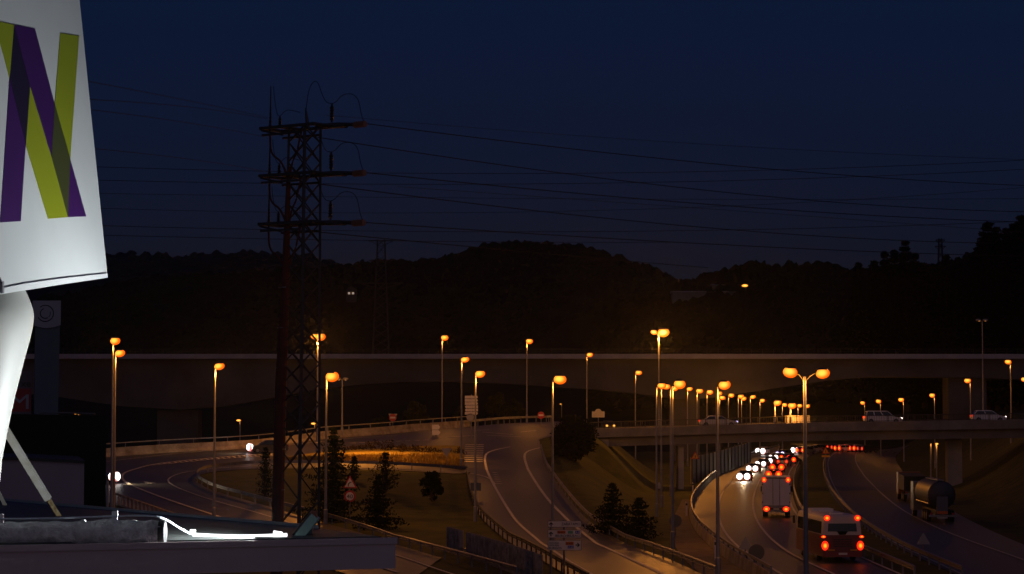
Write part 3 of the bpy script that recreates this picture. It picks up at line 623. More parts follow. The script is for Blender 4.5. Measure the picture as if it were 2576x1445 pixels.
# far right pines standing on the slope, each one a tree
for i, (px, top, base, w, d, lb) in enumerate([(2225, 625, 720, 60, 520, 'left dark pine of the clump on the right skyline'), (2277, 598, 720, 70, 505, 'tallest dark pine of the clump on the right skyline'), (2302, 630, 720, 60, 515, 'right dark pine of the clump on the right skyline'), (2160, 655, 720, 40, 540, 'small pine at the left of the right skyline clump'), (2380, 633, 720, 70, 500, 'bushy pine between the two skyline clumps'), (2410, 636, 720, 40, 510, 'thin pine right of the bushy one on the skyline'), (2466, 600, 730, 70, 460, 'shorter pine at the foot of the tallest clump at far right'), (2483, 545, 740, 90, 455, 'tall narrow pine left in the big clump at far right'), (2530, 565, 740, 110, 450, 'wide pine in the big clump at far right'), (2572, 530, 740, 120, 445, 'tallest pine cut by the right picture edge'),
    (2250, 618, 720, 68, 512, 'pine between the left and the tallest of the right skyline clump'), (2200, 648, 720, 66, 525, 'lower pine on the left flank of the right skyline clump'), (2322, 652, 720, 66, 508, 'lower pine on the right flank of the right skyline clump'), (2446, 640, 740, 70, 470, 'low pine at the left foot of the big clump at far right'), (2506, 560, 740, 90, 452, 'pine between the tall narrow and the wide one at far right'), (2552, 550, 740, 100, 448, 'pine just left of the tallest at the right picture edge'), (2350, 655, 720, 66, 515, 'low pine right of the skyline clump, before the far pylon')]):
    p = at(px, top, d); zb = min(g(p.x, d), at(px, base, d).z)
    conifer((p.x, d, zb), p.z-zb, w/2*d/F*(2.1 if w > 65 else 2.3), lb, w > 65, group='pines on the right skyline', ragged=.35, dens=3.2, name='pine_tree', ls=6.0)
# wood covering the hills: crowns only seen as one rough mass
wd = MB()
def wood(sk_, y1, x0, x1, n, hs, ws, y0=.90):
    for _ in range(n):
        px = random.uniform(x0, x1); Y = y1*random.uniform(y0, 1.0); X = (px-CX)/F*Y; z = g(X, Y); h = hs*random.uniform(.5, 1.3); w = ws*random.uniform(.6, 1.3); c = Vector((X, Y, z))
        k = len(wd.v); m_ = 6
        for ring, (rr, zz) in enumerate(((.8, 0), (1.0, .35), (.75, .7), (.25, 1.0))):
            for j in range(m_):
                q = 6.283*j/m_+random.uniform(-.3, .3); wd.v.append(c+Vector((w*rr*math.cos(q)*random.uniform(.75, 1.2), w*rr*math.sin(q), h*zz*random.uniform(.85, 1.15)-.5)))
        for ring in range(3):
            for j in range(m_): wd.f.append((k+ring*m_+j, k+ring*m_+(j+1) % m_, k+(ring+1)*m_+(j+1) % m_, k+(ring+1)*m_+j))
        wd.f.append(tuple(range(k+3*m_, k+4*m_)))
wood(SKY_A, 1150, 120, 1760, 2000, 3.0, 3.0); wood(SKY_B, 3000, 240, 960, 500, 6, 8); wood(SKY_C, 640, 1560, 2576, 1900, 2.1, 2.2); wood(SKY_A, 1150, 100, 1760, 5200, 3.6, 3.8, .58); wood(SKY_C, 640, 1500, 2576, 2400, 3.0, 2.6, .80)
tag(wd.build('far_wood', M_WOOD, fix=False), kind='stuff')
# ---------------------------------------------------------------- far sheds on the hillside
for (a, t_, b, bt, d, lb) in [(1590, 741, 1672, 751, 600, 'low pale shed with one lit window at the left end of the far hillside row'), (1690, 737, 1925, 749, 600, 'longest low pale shed of the far hillside row'), (1790, 719, 1890, 729, 612, 'pale shed higher on the far hillside, below the wooded ridge')]:
    d = gp((a+b)/2, bt, 430).y; p0 = at(a, bt, d); p1 = at(b, t_, d); zb = max(min(g(p0.x, d), g(p1.x, d)), p0.z-2.0)
    s = thing('far_shed', lb, 'shed', ((p0.x+p1.x)/2, d, zb), 0, 'pale sheds on the far hillside'); w = p1.x-p0.x; h = p1.z-zb
    MB().box((0, 0, h/2), (w, 7, h)).build('wall', mat('far_shed_wall', (.14, .14, .13), .8, .2, .3), s, world=False)
    MB().prism([(-w/2-.3, -3.8, h), (-w/2-.3, 3.8, h), (-w/2-.3, 0, h+.5)], (w+.6, 0, 0)).build('roof', M_BACK, s, world=False)
    if a == 1590:
        MB().box((at(1655, 740, d).x-s.location.x, -3.55, h-.45), (2.2, .1, .4)).build('window', glow('shed_window', (1, .7, .3), (1, .6, .25), .16), s, world=False)
fh = at(884, 745, 900); fho = thing('far_house', 'tiny far house with two lit windows on the dark hill left of the far pylon', 'house', (fh.x, 900, fh.z-2))
MB().box((0, 0, 2), (4, 4, 5)).build('wall', M_DARK, fho, world=False); MB().prism([(-2.2, -2.2, 4.5), (2.2, -2.2, 4.5), (0, -2.2, 6)], (0, 4.4, 0)).build('roof', M_DARK, fho, world=False)
for s_ in (-1, 1): MB().box((s_*.8, -2.05, 3), (.9, .1, .9)).build('window', glow('far_window', (.6, .7, 1), (1, .6, .3), .35), fho, world=False)
# ---------------------------------------------------------------- lattice tower
DT = 110.0
tb = at(749, 1496, DT); zb_t = g(tb.x, DT)
tw = thing('lattice_tower', 'dark lattice power tower with three cross arms, cable ends and a red brown cable duct', 'power tower', (tb.x, DT, zb_t))
tw.rotation_euler = (0, R(0.75), R(-38))
Ht = at(760, 318, DT).z-zb_t
def hw(z): return 0.72-0.17*(z/Ht)
mb = MB(); lv = [0]; z = 0
while z < Ht-.3: z += 1.0 if z > 8 else 1.25; lv.append(min(z, Ht))
for sx in (-1, 1):
    for sy in (-1, 1):
        for za_, zb2 in zip(lv, lv[1:]): pass
        mb2 = MB().tube([(sx*hw(0), sy*hw(0), 0), (sx*hw(Ht), sy*hw(Ht), Ht)], .085, 4); mb2.build('leg', M_LAT, tw, world=False)
for i, (a, b) in enumerate(zip(lv, lv[1:])):
    for face in range(4):
        def cn(s, z):
            h = hw(z); return [(s*h, -h, z), (h, s*h, z), (s*h, h, z), (-h, s*h, z)][face]
        s = 1 if i % 2 else -1
        mb.tube([cn(-s, a), cn(s, b)], .045, 4, False); 
        if a > 6: mb.tube([cn(s, a), cn(-s, b)], .04, 4, False)
mb.build('bracing', M_LAT, tw, world=False)
lev = [(at(740, y, DT).z-zb_t) for y in (321, 441, 563)]
cab = MB(); wire_tips = []
for li, z in enumerate(lev):
    mb = MB(); A_ = -2.15; B_ = 1.15
    for yy in (-.75, .75): mb.box(((A_+B_)/2, yy, z), (B_-A_, .1, .15)); mb.box(((A_+B_)/2-.3, yy, z-.35), (B_-A_-.9, .08, .11))
    mb.box((A_+.1, 0, z), (.12, 1.6, .14)); mb.box((B_, 0, z), (.14, 1.6, .16)); mb.box((-.9, 0, z), (.12, 1.6, .14))
    mb.tube([(A_+.1, -.75, z-.1), (-.7, -.75, z-.42)], .05, 4); mb.tube([(B_-.1, .75, z), (2.3, .3, z-.12)], .07, 4); mb.tube([(B_-.1, -.75, z), (2.3, .3, z-.12)], .07, 4)
    mb.tube([(.7, 0, z), (2.0, 0, z-.02), (2.9, 0, z-.1)], .10, 5); mb.box((1.95, 0, z-.1), (.9, .25, .14))
    mb.build('cross_arm', M_LAT, tw, world=False)
    ins = MB()
    for k in range(7): ins.lathe([(.03, 0), (.11, .02), (.11, .05), (.04, .09)], (2.9+.0, 0, 0), 8) if 0 else ins.tube([(2.95+.1*k, 0, z-.12), (2.99+.1*k, 0, z-.12)], [.04, .17], 8)
    ins.build('insulator_string', M_GLASSI, tw, world=False)
    pi = MB().lathe([(.05, 0), (.05, .1)]+[(r_, .1+.07*k) for k in range(11) for r_ in ((.11,) if k % 2 else (.06,))]+[(.04, .95)], (1.62, 0, z+.1), 8)
    pi.build('post_insulator', M_PORC, tw, world=False)
    pi = MB().lathe([(.05, 0)]+[(r_, .06+.05*k) for k in range(9) for r_ in ((.09,) if k % 2 else (.05,))]+[(.03, .55)], (-1.55, 0, z+.1), 8); pi.build('post_insulator', M_PORC, tw, world=False)
    zt2 = z+1.03
    ls = (.55, 0, z+.95) if li else (-.05, 0, z+.6)
    cur = [(1.62, 0, zt2), (1.25, 0, zt2+.1), (.9, .1, zt2+.6), (.6, .2, zt2+1.2), (.25, .3, zt2+1.3), (-.05, .3, zt2+.9), (-.2, .3, z+.9)] if li == 0 else [(1.62, 0, zt2), (1.3, 0, zt2+.05), (1.0, .1, zt2+.45), (.8, .2, zt2+.8)]
    MB().tube(chaikin(cur, 2), .017, 5).build('jumper_cable', M_WIRE, tw, world=False); MB().tube(chaikin([(1.62, 0, zt2), (1.9, 0, zt2+.08), (2.2, 0, zt2+.4), (2.8, 0, zt2+.42), (3.2, 0, zt2+.1), (3.35, 0, z+.35), (3.55, 0, z-.05)], 2), .017, 5).build('jumper_cable', M_WIRE, tw, world=False)
    MB().tube(chaikin([(-1.55, 0, z+.65), (-1.75, 0, z+.75), (-1.95, 0, z+1.5+.3*(li == 0)), (-1.98, 0, z+1.9+.3*(li == 0))], 2), .015, 5).build('jumper_cable', M_WIRE, tw, world=False)
    MB().tube(chaikin([(-1.55, 0, z+.65), (-1.2, 0, z+.95), (-.8, 0, z+.9), (-.3, 0, z+.75)], 2), .015, 5).build('jumper_cable', M_WIRE, tw, world=False)
    tm = MB(); sh = [(0.035, -.3), (.05, 0)]+[(r_, .1*k+.1) for k in range(14) for r_ in ((.085-.004*k,) if k % 2 else (.05-.002*k,))]+[(.02, 1.9+.3*(li == 0))]
    tm.lathe(sh, (-1.98, -.2, z), 7).build('cable_termination', M_PORC, tw, world=False)
    if li == 0: MB().tube([(-.05, .3, z-.1), (-.15, .3, z+.5), (-.22, .3, z+1.0)], [.09, .08, .03], 7).build('cable_termination', M_PORC, tw, world=False)
    cm = MB(); cm.tube(chaikin([(-1.98, -.2, z-.3), (-1.9, -.25, z-1.0), (-1.5, -.5, z-1.4), (-.9, -.6, z-1.7), (-.5, -.55, z-2.6), (-.46, -.55, z-4.0)], 2), .05, 6)
    cm.tube(chaikin([(.35, -.6, z-.2), (.3, -.75, z-.8), (.1, -.65, z-1.35), (-.2, -.6, z-1.7), (-.42, -.56, z-2.6)], 2), .045, 6); cm.build('power_cable', M_BROWN, tw, world=False)
    wire_tips.append((3.6, 0, z-.12))
zd = lev[0]-2.0
for o in tw.children:
    if o.name.split('.')[0] in ('cross_arm', 'insulator_string', 'post_insulator', 'jumper_cable', 'cable_termination', 'power_cable'):
        for v in o.data.vertices: v.co.x *= 1.12 if v.co.x > 0 else 1.11
MB().tube([(-.80, -.72, 0), (-.72, -.68, Ht*.45), (-.62, -.60, Ht*.62), (-.55, -.52, zd)], [.31, .29, .23, .10], 10).build('cable_duct', M_BROWN, tw, world=False)
for zz in np.arange(1.5, Ht*.7, 2.0): MB().tube([(-.79+.006*zz, -.71+.005*zz, zz), (-.79+.006*zz, -.71+.005*zz, zz+.05)], .33-.004*zz, 10).build('strap', M_GALV, tw, world=False)
# ---------------------------------------------------------------- overhead wires
def wire(pl, label, dl, group, r=.025):
    """pl: three pixels; dl: distances at the ends"""
    a, m_, b = pl; pa = at(*a, dl[0]); pb = at(*b, dl[1]); t = (m_[0]-a[0])/(b[0]-a[0]); P = []
    N = 28
    # quadratic through the three picture points
    dm = 1/((1-t)/dl[0]+t/dl[1]); pm_ = at(*m_, dm); tt = (pm_.y-pa.y)/(pb.y-pa.y) if abs(pb.y-pa.y) > 1 else t
    zc = (pm_.z-pa.z*(1-tt)-pb.z*tt)/max(tt*(1-tt), 1e-3)
    for i in range(N+1):
        s = i/N; p = pa.lerp(pb, s); p.z += zc*s*(1-s); P.append(p)
    o = MB().tube(P, r, 5, False).build('power_line', M_WIRE, smooth=False, fix=False); tag(o, label, 'wire', group)
gw = 'power lines leaving the lattice tower to the right'
wire([(925, 312), (1660, 399), (2576, 467)], 'uppermost power line leaving the end of the top arm to the right', (110, 170), gw)
wire([(800, 346), (1500, 447), (2576, 533)], 'power line leaving the tower just below the top arm', (110, 175), gw)
wire([(921, 435), (1700, 508), (2576, 559)], 'power line leaving the end of the middle arm to the right', (110, 170), gw)
wire([(800, 463), (1500, 547), (2500, 612)], 'power line leaving the tower just below the middle arm', (110, 175), gw)
wire([(915, 560), (1700, 610), (2576, 645)], 'power line leaving the end of the bottom arm to the right', (110, 170), gw)
wire([(798, 584), (1300, 632), (1780, 674)], 'power line leaving the tower just below the bottom arm and meeting the hill', (110, 165), gw)
g2 = 'far power lines crossing the whole sky'
for i, (pl, lb) in enumerate([([(180, 418), (1000, 436), (2600, 402)], 'far wire crossing behind the middle arm of the tower, nearly level'), ([(180, 452), (1000, 464), (2600, 425)], 'far wire crossing just under the middle arm'), ([(180, 566), (1100, 583), (2600, 556)], 'far wire crossing behind the bottom arm'), ([(180, 590), (960, 606), (1700, 610)], 'far wire just above the left hills reaching the far pylon'), ([(180, 486), (1000, 497), (2600, 500)], 'faint far wire halfway between the middle and bottom arms'), ([(180, 522), (1100, 536), (2600, 470)], 'faint far wire sloping up to the right edge')]):
    wire(pl, lb, (420, 480), g2, .055 if i < 4 else .04)
g3 = 'faint wires at upper left'
for i, (pl, lb) in enumerate([([(190, 199), (430, 245), (672, 296)], 'faint uppermost wire between the white sign and the top arm'), ([(190, 249), (430, 265), (672, 300)], 'faint second wire meeting the left end of the top arm'), ([(190, 272), (430, 303), (668, 346)], 'faint wire passing below the left end of the top arm'), ([(190, 370), (430, 395), (668, 432)], 'faint wire meeting the left end of the middle arm')]):
    wire(pl, lb, (60, 108), g3, .010)
for i, (pl, lb) in enumerate([([(820, 290), (1500, 345), (2576, 402)], 'thin faint wire highest across the sky right of the tower'), ([(1000, 470), (1700, 520), (2576, 585)], 'thin faint wire between the middle and bottom arm lines')]):
    wire(pl, lb, (300, 360), 'thin faint wires right of the tower', .03)
# far pylons
def pylon(px, top, base, d, label, arms, w=34):
    p = at(px, base, d); zb = min(p.z, g(p.x, d)); H = at(px, top, d).z-zb; s = d/F
    root = thing('far_pylon', label, 'power tower', (p.x, d, zb), 0, 'distant pylons'); mb = MB(); W0 = w*s*.9; W1 = w*s*.35
    hwf = lambda z: W0+(W1-W0)*z/H
    for sx in (-1, 1):
        for sy in (-1, 1): mb.tube([(sx*W0, sy*W0, 0), (sx*W1, sy*W1, H)], .14, 4)
    z = 0
    while z < H-1:
        z2 = min(H, z+2.6); a, b = hwf(z), hwf(z2)
        for sy in (-1, 1): mb.tube([(-a, sy*a, z), (b, sy*b, z2)], .07, 4); mb.tube([(a, sy*a, z), (-b, sy*b, z2)], .07, 4)
        z = z2
    mb.build('lattice', M_LAT, root, world=False); am = MB()
    for (py, half) in arms:
        z = at(px, py, d).z-zb; am.tube([(-half*s, 0, z), (half*s, 0, z)], .15, 4); am.tube([(-half*s, 0, z), (0, 0, z-1.6)], .1, 4); am.tube([(half*s, 0, z), (0, 0, z-1.6)], .1, 4)
    am.build('cross_arm', M_LAT, root, world=False)
pylon(958, 603, 872, 620, 'far lattice pylon with wide arms standing before the middle hill', [(606, 32), (655, 30), (713, 55)], 26)
pylon(2366, 600, 660, 700, 'tiny far pylon on the skyline between the right pine clumps', [(604, 12), (620, 14)], 10)
# ---------------------------------------------------------------- road signs
def plate(mb, pts2, c, y, th): mb.prism([(c[0]+a, y, c[1]+b) for a, b in pts2], (0, th, 0))
def circ(r, n=28): return [(r*math.cos(6.2832*i/n), r*math.sin(6.2832*i/n)) for i in range(n)]
def tri(w, up=1): h = w*.866; return [(-w/2, -up*h/3), (w/2, -up*h/3), (0, up*h*2/3)]
def rect(w, h): return [(-w/2, -h/2), (w/2, -h/2), (w/2, h/2), (-w/2, h/2)]
def sign_root(px, py, d, label, poles=(0.0,), top=None, cat='road sign', name='road_sign', group=None, base=None):
    p = at(px, py, d); zb = (g(p.x, d) if base is None else at(px, base, d).z); r = thing(name, label, cat, (p.x, d, zb), 0, group); H = p.z-zb
    for o in poles: MB().tube([(o, .06, -.3), (o, .06, H if top is None else at(px, top, d).z-zb)], .045, 8).build('pole', M_GALV, r, world=False)
    return r, H
r, H = sign_root(880, 1249, 180, 'bend warning triangle above a round 40 limit sign on one pole', top=1203)
s_ = 180/F; zt_ = H+31*s_
mb = MB(); plate(mb, tri(36*s_), (0, zt_), 0, .03); mb.build('warning_plate', M_SIGNR, r, world=False)
mb = MB(); plate(mb, tri(26*s_), (0, zt_), -.006, .005); mb.build('warning_face', M_SIGNW, r, world=False)
mb = MB(); arc = [(-.13, -.17), (-.125, -.05), (-.07, .06), (.02, .12), (.12, .145)]
for a, b in zip(arc, arc[1:]): mb.prism([(a[0]-.035, -.012, zt_+a[1]-.02), (a[0]+.035, -.012, zt_+a[1]-.03), (b[0]+.03, -.012, zt_+b[1]-.035), (b[0]-.03, -.012, zt_+b[1]+.03)], (0, .005, 0))
mb.build('bend_symbol', M_SIGNK, r, world=False)
mb = MB(); plate(mb, circ(14.5*s_), (0, H), 0, .03); mb.build('limit_plate', M_SIGNR, r, world=False)
mb = MB(); plate(mb, circ(10.2*s_), (0, H), -.006, .005); mb.build('limit_face', M_SIGNW, r, world=False)
letters('40', .46, (0, -.016, H-.16), M_SIGNK, r, 'C', width=.50)
def no_entry(px, py, d, label, rpx, tri_behind=False, base=None):
    r, H = sign_root(px, py, d, label, base=base, group='red no entry signs'); s_ = d/F
    mb = MB(); plate(mb, circ(rpx*s_), (0, H), 0, .03); mb.build('plate', M_SIGNR, r, world=False)
    mb = MB(); plate(mb, rect(rpx*1.35*s_, rpx*.42*s_), (0, H), -.006, .005); mb.build('white_bar', M_SIGNW, r, world=False)
    if tri_behind: mb = MB(); plate(mb, tri(23*s_, -1), (0, H+3*s_), .12, .02); mb.build('triangle_back', M_BACK, r, world=False)
no_entry(988, 1051, 283, 'red no entry disc with a triangular plate behind it, left of the roundabout', 9.5, True)
no_entry(1361, 1045, 300, 'red no entry disc on the roundabout island left of the big bush', 9)
r, H = sign_root(1097, 1075, 270, 'pair of white chevron panels stacked on one post, lit orange', top=1066); s_ = 270/F
for k, dy in enumerate((0, -13.5)):
    mb = MB(); w, h = 20*s_, 12.3*s_; plate(mb, [(-w/2, -h/2), (w*.3, -h/2), (w*.52, 0), (w*.3, h/2), (-w/2, h/2)], (0, H+dy*s_), 0, .03); mb.build('arrow_panel', M_SIGNW, r, world=False)
r, H = sign_root(1186, 1016, 268, 'stack of six white arrow shaped direction panels above a round sign', top=992); s_ = 268/F
for k in range(6):
    y0 = 999.5+k*8.1; w, h = 33*s_, 6.9*s_; q = -1 if k in (3, 4) else 1
    mb = MB(); plate(mb, [(-q*w/2, -h/2), (q*w*.42, -h/2), (q*w*.5, 0), (q*w*.42, h/2), (-q*w/2, h/2)][::q], (0, H+(1016-y0)*s_), 0, .03); mb.build('arrow_panel', M_SIGNW, r, world=False)
mb = MB(); plate(mb, circ(9.5*s_), (-3*s_, H-34*s_), 0, .03); mb.build('round_plate', M_BACK, r, world=False)
r, H = sign_root(1505, 1043, 300, 'grey back of a wide rectangular sign with a round sign over it, beyond the bush', group='backs of road signs', base=1080); s_ = 300/F
mb = MB(); plate(mb, rect(32*s_, 15*s_), (0, H), 0, .03); mb.build('plate', M_BACK, r, world=False); mb = MB(); plate(mb, circ(9*s_), (0, H+5*s_), .1, .03); mb.build('round_plate', M_BACK, r, world=False)
def back_tri(px, py, d, w, up, label, mm=M_BACK, base=None):
    r, H = sign_root(px, py, d, label, group='backs of road signs', base=base); s_ = d/F
    mb = MB(); plate(mb, tri(w*s_, up), (0, H), -.02, .03); mb.build('plate', mm, r, world=False); return r, H, s_
back_tri(1123, 1136, 237, 26, -1, 'grey back of a give way triangle on the island grass edge')
back_tri(1875, 1372, 138, 38, 1, 'grey back of a triangular sign beside the motorway parapet')
back_tri(1658, 1224, 240, 20, 1, 'small grey back of a triangular sign on the bank behind the lamp cluster')
back_tri(2323, 1360, 150, 34, 1, 'dim triangular sign back on the motorway median right of the bus')
r, H = sign_root(1903, 1390, 132, 'dark round sign back beside the motorway parapet, bottom right of the grey triangle', group='backs of road signs'); s_ = 132/F
mb = MB(); plate(mb, circ(20*s_), (0, H), 0, .03); mb.build('plate', mat('dark_sign_back', (.07, .075, .09), .6), r, world=False)
r, H = sign_root(1699, 1311, 170, 'dark round sign back on the sandy verge at the foot of the lamp cluster', group='backs of road signs'); s_ = 170/F
mb = MB(); plate(mb, circ(16*s_), (0, H), 0, .03); mb.build('plate', MATS['dark_sign_back'], r, world=False)
r, H = sign_root(1197, 1225, 200, 'dark blue square sign on a post beside the ramp guard rail', group='backs of road signs'); s_ = 200/F
mb = MB(); plate(mb, rect(26*s_, 20*s_), (0, H), -.02, .03); mb.build('plate', mat('dark_blue_sign', (.05, .07, .12), .6), r, world=False)
def warn_tri(px, py, d, w, label, base=None):
    r, H = sign_root(px, py, d, label, group='yellow works warning signs', base=base); s_ = d/F
    mb = MB(); plate(mb, tri(w*s_), (0, H), -.02, .03); mb.build('plate', M_SIGNR, r, world=False)
    mb = MB(); plate(mb, tri(w*.74*s_), (0, H), -.03, .005); mb.build('face', M_SIGNY, r, world=False)
    mb = MB(); plate(mb, rect(w*.09*s_, w*.2*s_), (0, H-w*.04*s_), -.036, .004); plate(mb, circ(w*.05*s_, 10), (0, H+w*.12*s_), -.036, .004); mb.build('symbol', M_SIGNK, r, world=False)
    return r, H, s_
warn_tri(1749, 1149, 272, 22, 'yellow works warning triangle on a post under the left end of the overpass')
r, H, s_ = warn_tri(2115-38, 1136, 310, 20, 'yellow works warning triangle by the median near the queue of tail lights')
mb = MB(); plate(mb, rect(20*s_, 5*s_), (0, H-12*s_), -.02, .03); mb.build('plate', M_SIGNY, r, world=False)
# three town signs on two poles
d = 122; s_ = d/F; p = at(1420, 1348, d); zb = g(p.x, d)
r = thing('direction_sign', 'three white town direction panels on two poles, ZARATAMO, BILBO and BURGOS', 'road sign', (p.x, d, zb))
X = lambda px: (px-1420)*s_; Z = lambda py: at(1420, py, d).z-zb
for px_ in (1386, 1419): MB().tube([(X(px_), .08, -.3), (X(px_), .08, Z(1309))], .055 if px_ == 1419 else .075, 8).build('pole', M_GALV, r, world=False)
panels = []
for y0, y1 in ((1311, 1327), (1333.3, 1353.6), (1359.6, 1385)):
    mb = MB(); mb.prism([(X(1378.5), 0, Z(y1)), (X(1462), 0, Z(y1)), (X(1462), 0, Z(y0)), (X(1378.5), 0, Z(y0))], (0, .03, 0)); o = mb.build('panel', M_SIGNW, r, world=False); panels.append(o)
    e = MB(); t_ = .022
    for a, b, c_, e_ in ((1378.5, y0, 1462, y0+.7), (1378.5, y1-.7, 1462, y1), (1378.5, y0+.7, 1379.2, y1-.7), (1461.3, y0+.7, 1462, y1-.7)): e.prism([(X(a), -.004, Z(e_)), (X(c_), -.004, Z(e_)), (X(c_), -.004, Z(b)), (X(a), -.004, Z(b))], (0, .003, 0))
    e.build('border', M_SIGNK, o, world=False)
def arrow(px, py, ang, parent):
    mb = MB(); M = Matrix.Rotation(ang, 3, 'Y')
    for poly in ([(-.028, -.125), (.028, -.125), (.028, .08), (-.028, .08)], [(0, .125), (-.13, 0), (-.09, -.03), (0, .055)], [(0, .125), (.13, 0), (.09, -.03), (0, .055)]):
        mb.prism([Vector((X(px), -.012, Z(py)))+M @ Vector((a, 0, b)) for a, b in poly], (0, .004, 0))
    mb.build('arrow', M_SIGNK, parent, world=False)
arrow(1386.5, 1319.5, 0, panels[0]); arrow(1386, 1343.5, 0, panels[1]); arrow(1453, 1371.5, math.pi/2, panels[2])
def lt(t, px, py_base, hpx, parent, al='R', wpx=None, m=M_SIGNK): return letters(t, hpx*s_/.70, (X(px), -.011, Z(py_base)), m, parent, al, width=wpx*s_ if wpx else None)
lt('ZARATAMO', 1459.5, 1322, 7, panels[0], wpx=47); lt('BILBO/BILBAO', 1459.5, 1351, 6, panels[1], wpx=62)
lt('ORDUÑA', 1381, 1368.5, 4, panels[2], 'L', 25); lt('URDUÑA', 1381, 1374.2, 4, panels[2], 'L', 25); lt('BURGOS', 1381, 1382, 5.6, panels[2], 'L', 32)
for (a, b, c_, e_, m_, t_, k) in ((1402, 1335.6, 1422.5, 1343, M_SIGNO, 'N-625', 1), (1428.5, 1336, 1441.5, 1343, M_SIGNG, '', 1), (1447, 1336, 1458, 1343, M_SIGNB, 'A-8', 1), (1423, 1363.5, 1443, 1371.5, M_SIGNO, 'N-625', 2), (1428, 1373, 1443, 1380, M_SIGNB, 'A-68', 2)):
    o = MB().prism([(X(a), -.012, Z(e_)), (X(c_), -.012, Z(e_)), (X(c_), -.012, Z(b)), (X(a), -.012, Z(b))], (0, .008, 0)).build('road_number_patch', m_, panels[k], world=False)
    if t_: letters(t_, (e_-b)*.62*s_/.7, (X((a+c_)/2), -.02, Z(e_-1.4)), M_SIGNK if m_ is M_SIGNO else M_SIGNW, o, 'C')
# white marker posts along the parapet
for px_, py_, lb in ((1743, 1243, 'white marker post at the tip of the motorway parapet'), (1800, 1412, 'white marker post beside the near end of the motorway parapet'), (1727, 1300, 'dim marker post on the sandy verge beside the parapet')):
    p = gp(px_, py_); r = thing('marker_post', lb, 'marker post', p, 0, 'white marker posts by the parapet')
    MB().prism([(-.07, -.05, -.1), (.07, -.05, -.1), (.07, -.05, 1.25), (-.07, -.05, 1.4)], (0, .1, 0)).build('post', M_SIGNW, r, world=False); MB().box((0, -.056, 1.12), (.142, .012, .2)).build('black_band', M_SIGNK, r, world=False)
# ---------------------------------------------------------------- vehicles
def paint(name, c, rough=.3, metal=.0): return mat(name, c, rough, .04, 2.0, metal=metal, spec=.6)
P_SIL = paint('silver_paint', (.45, .45, .46), .3, .3); P_WHT = paint('white_paint', (.75, .74, .73)); P_DRK = paint('dark_paint', (.02, .022, .028)); P_RED = paint('red_paint', (.25, .02, .02)); P_BLU = paint('blue_paint', (.04, .06, .14)); P_GRY = paint('grey_paint', (.16, .16, .17))
def wheel(root, x, y, r=.31, w=.2, rim=True):
    c = Vector((x, y, r)); a = Vector((w/2, 0, 0))
    o = MB().tube([c-a, c-a*.8, c+a*.8, c+a], [r*.88, r, r, r*.88], 16).build('wheel', M_TYRE, root, world=False)
    if rim: s_ = 1 if x > 0 else -1; MB().tube([c+Vector((s_*(w/2+.002), 0, 0)), c+Vector((s_*(w/2+.02), 0, 0))], r*.62, 12).build('rim', M_GALV, o, world=False)
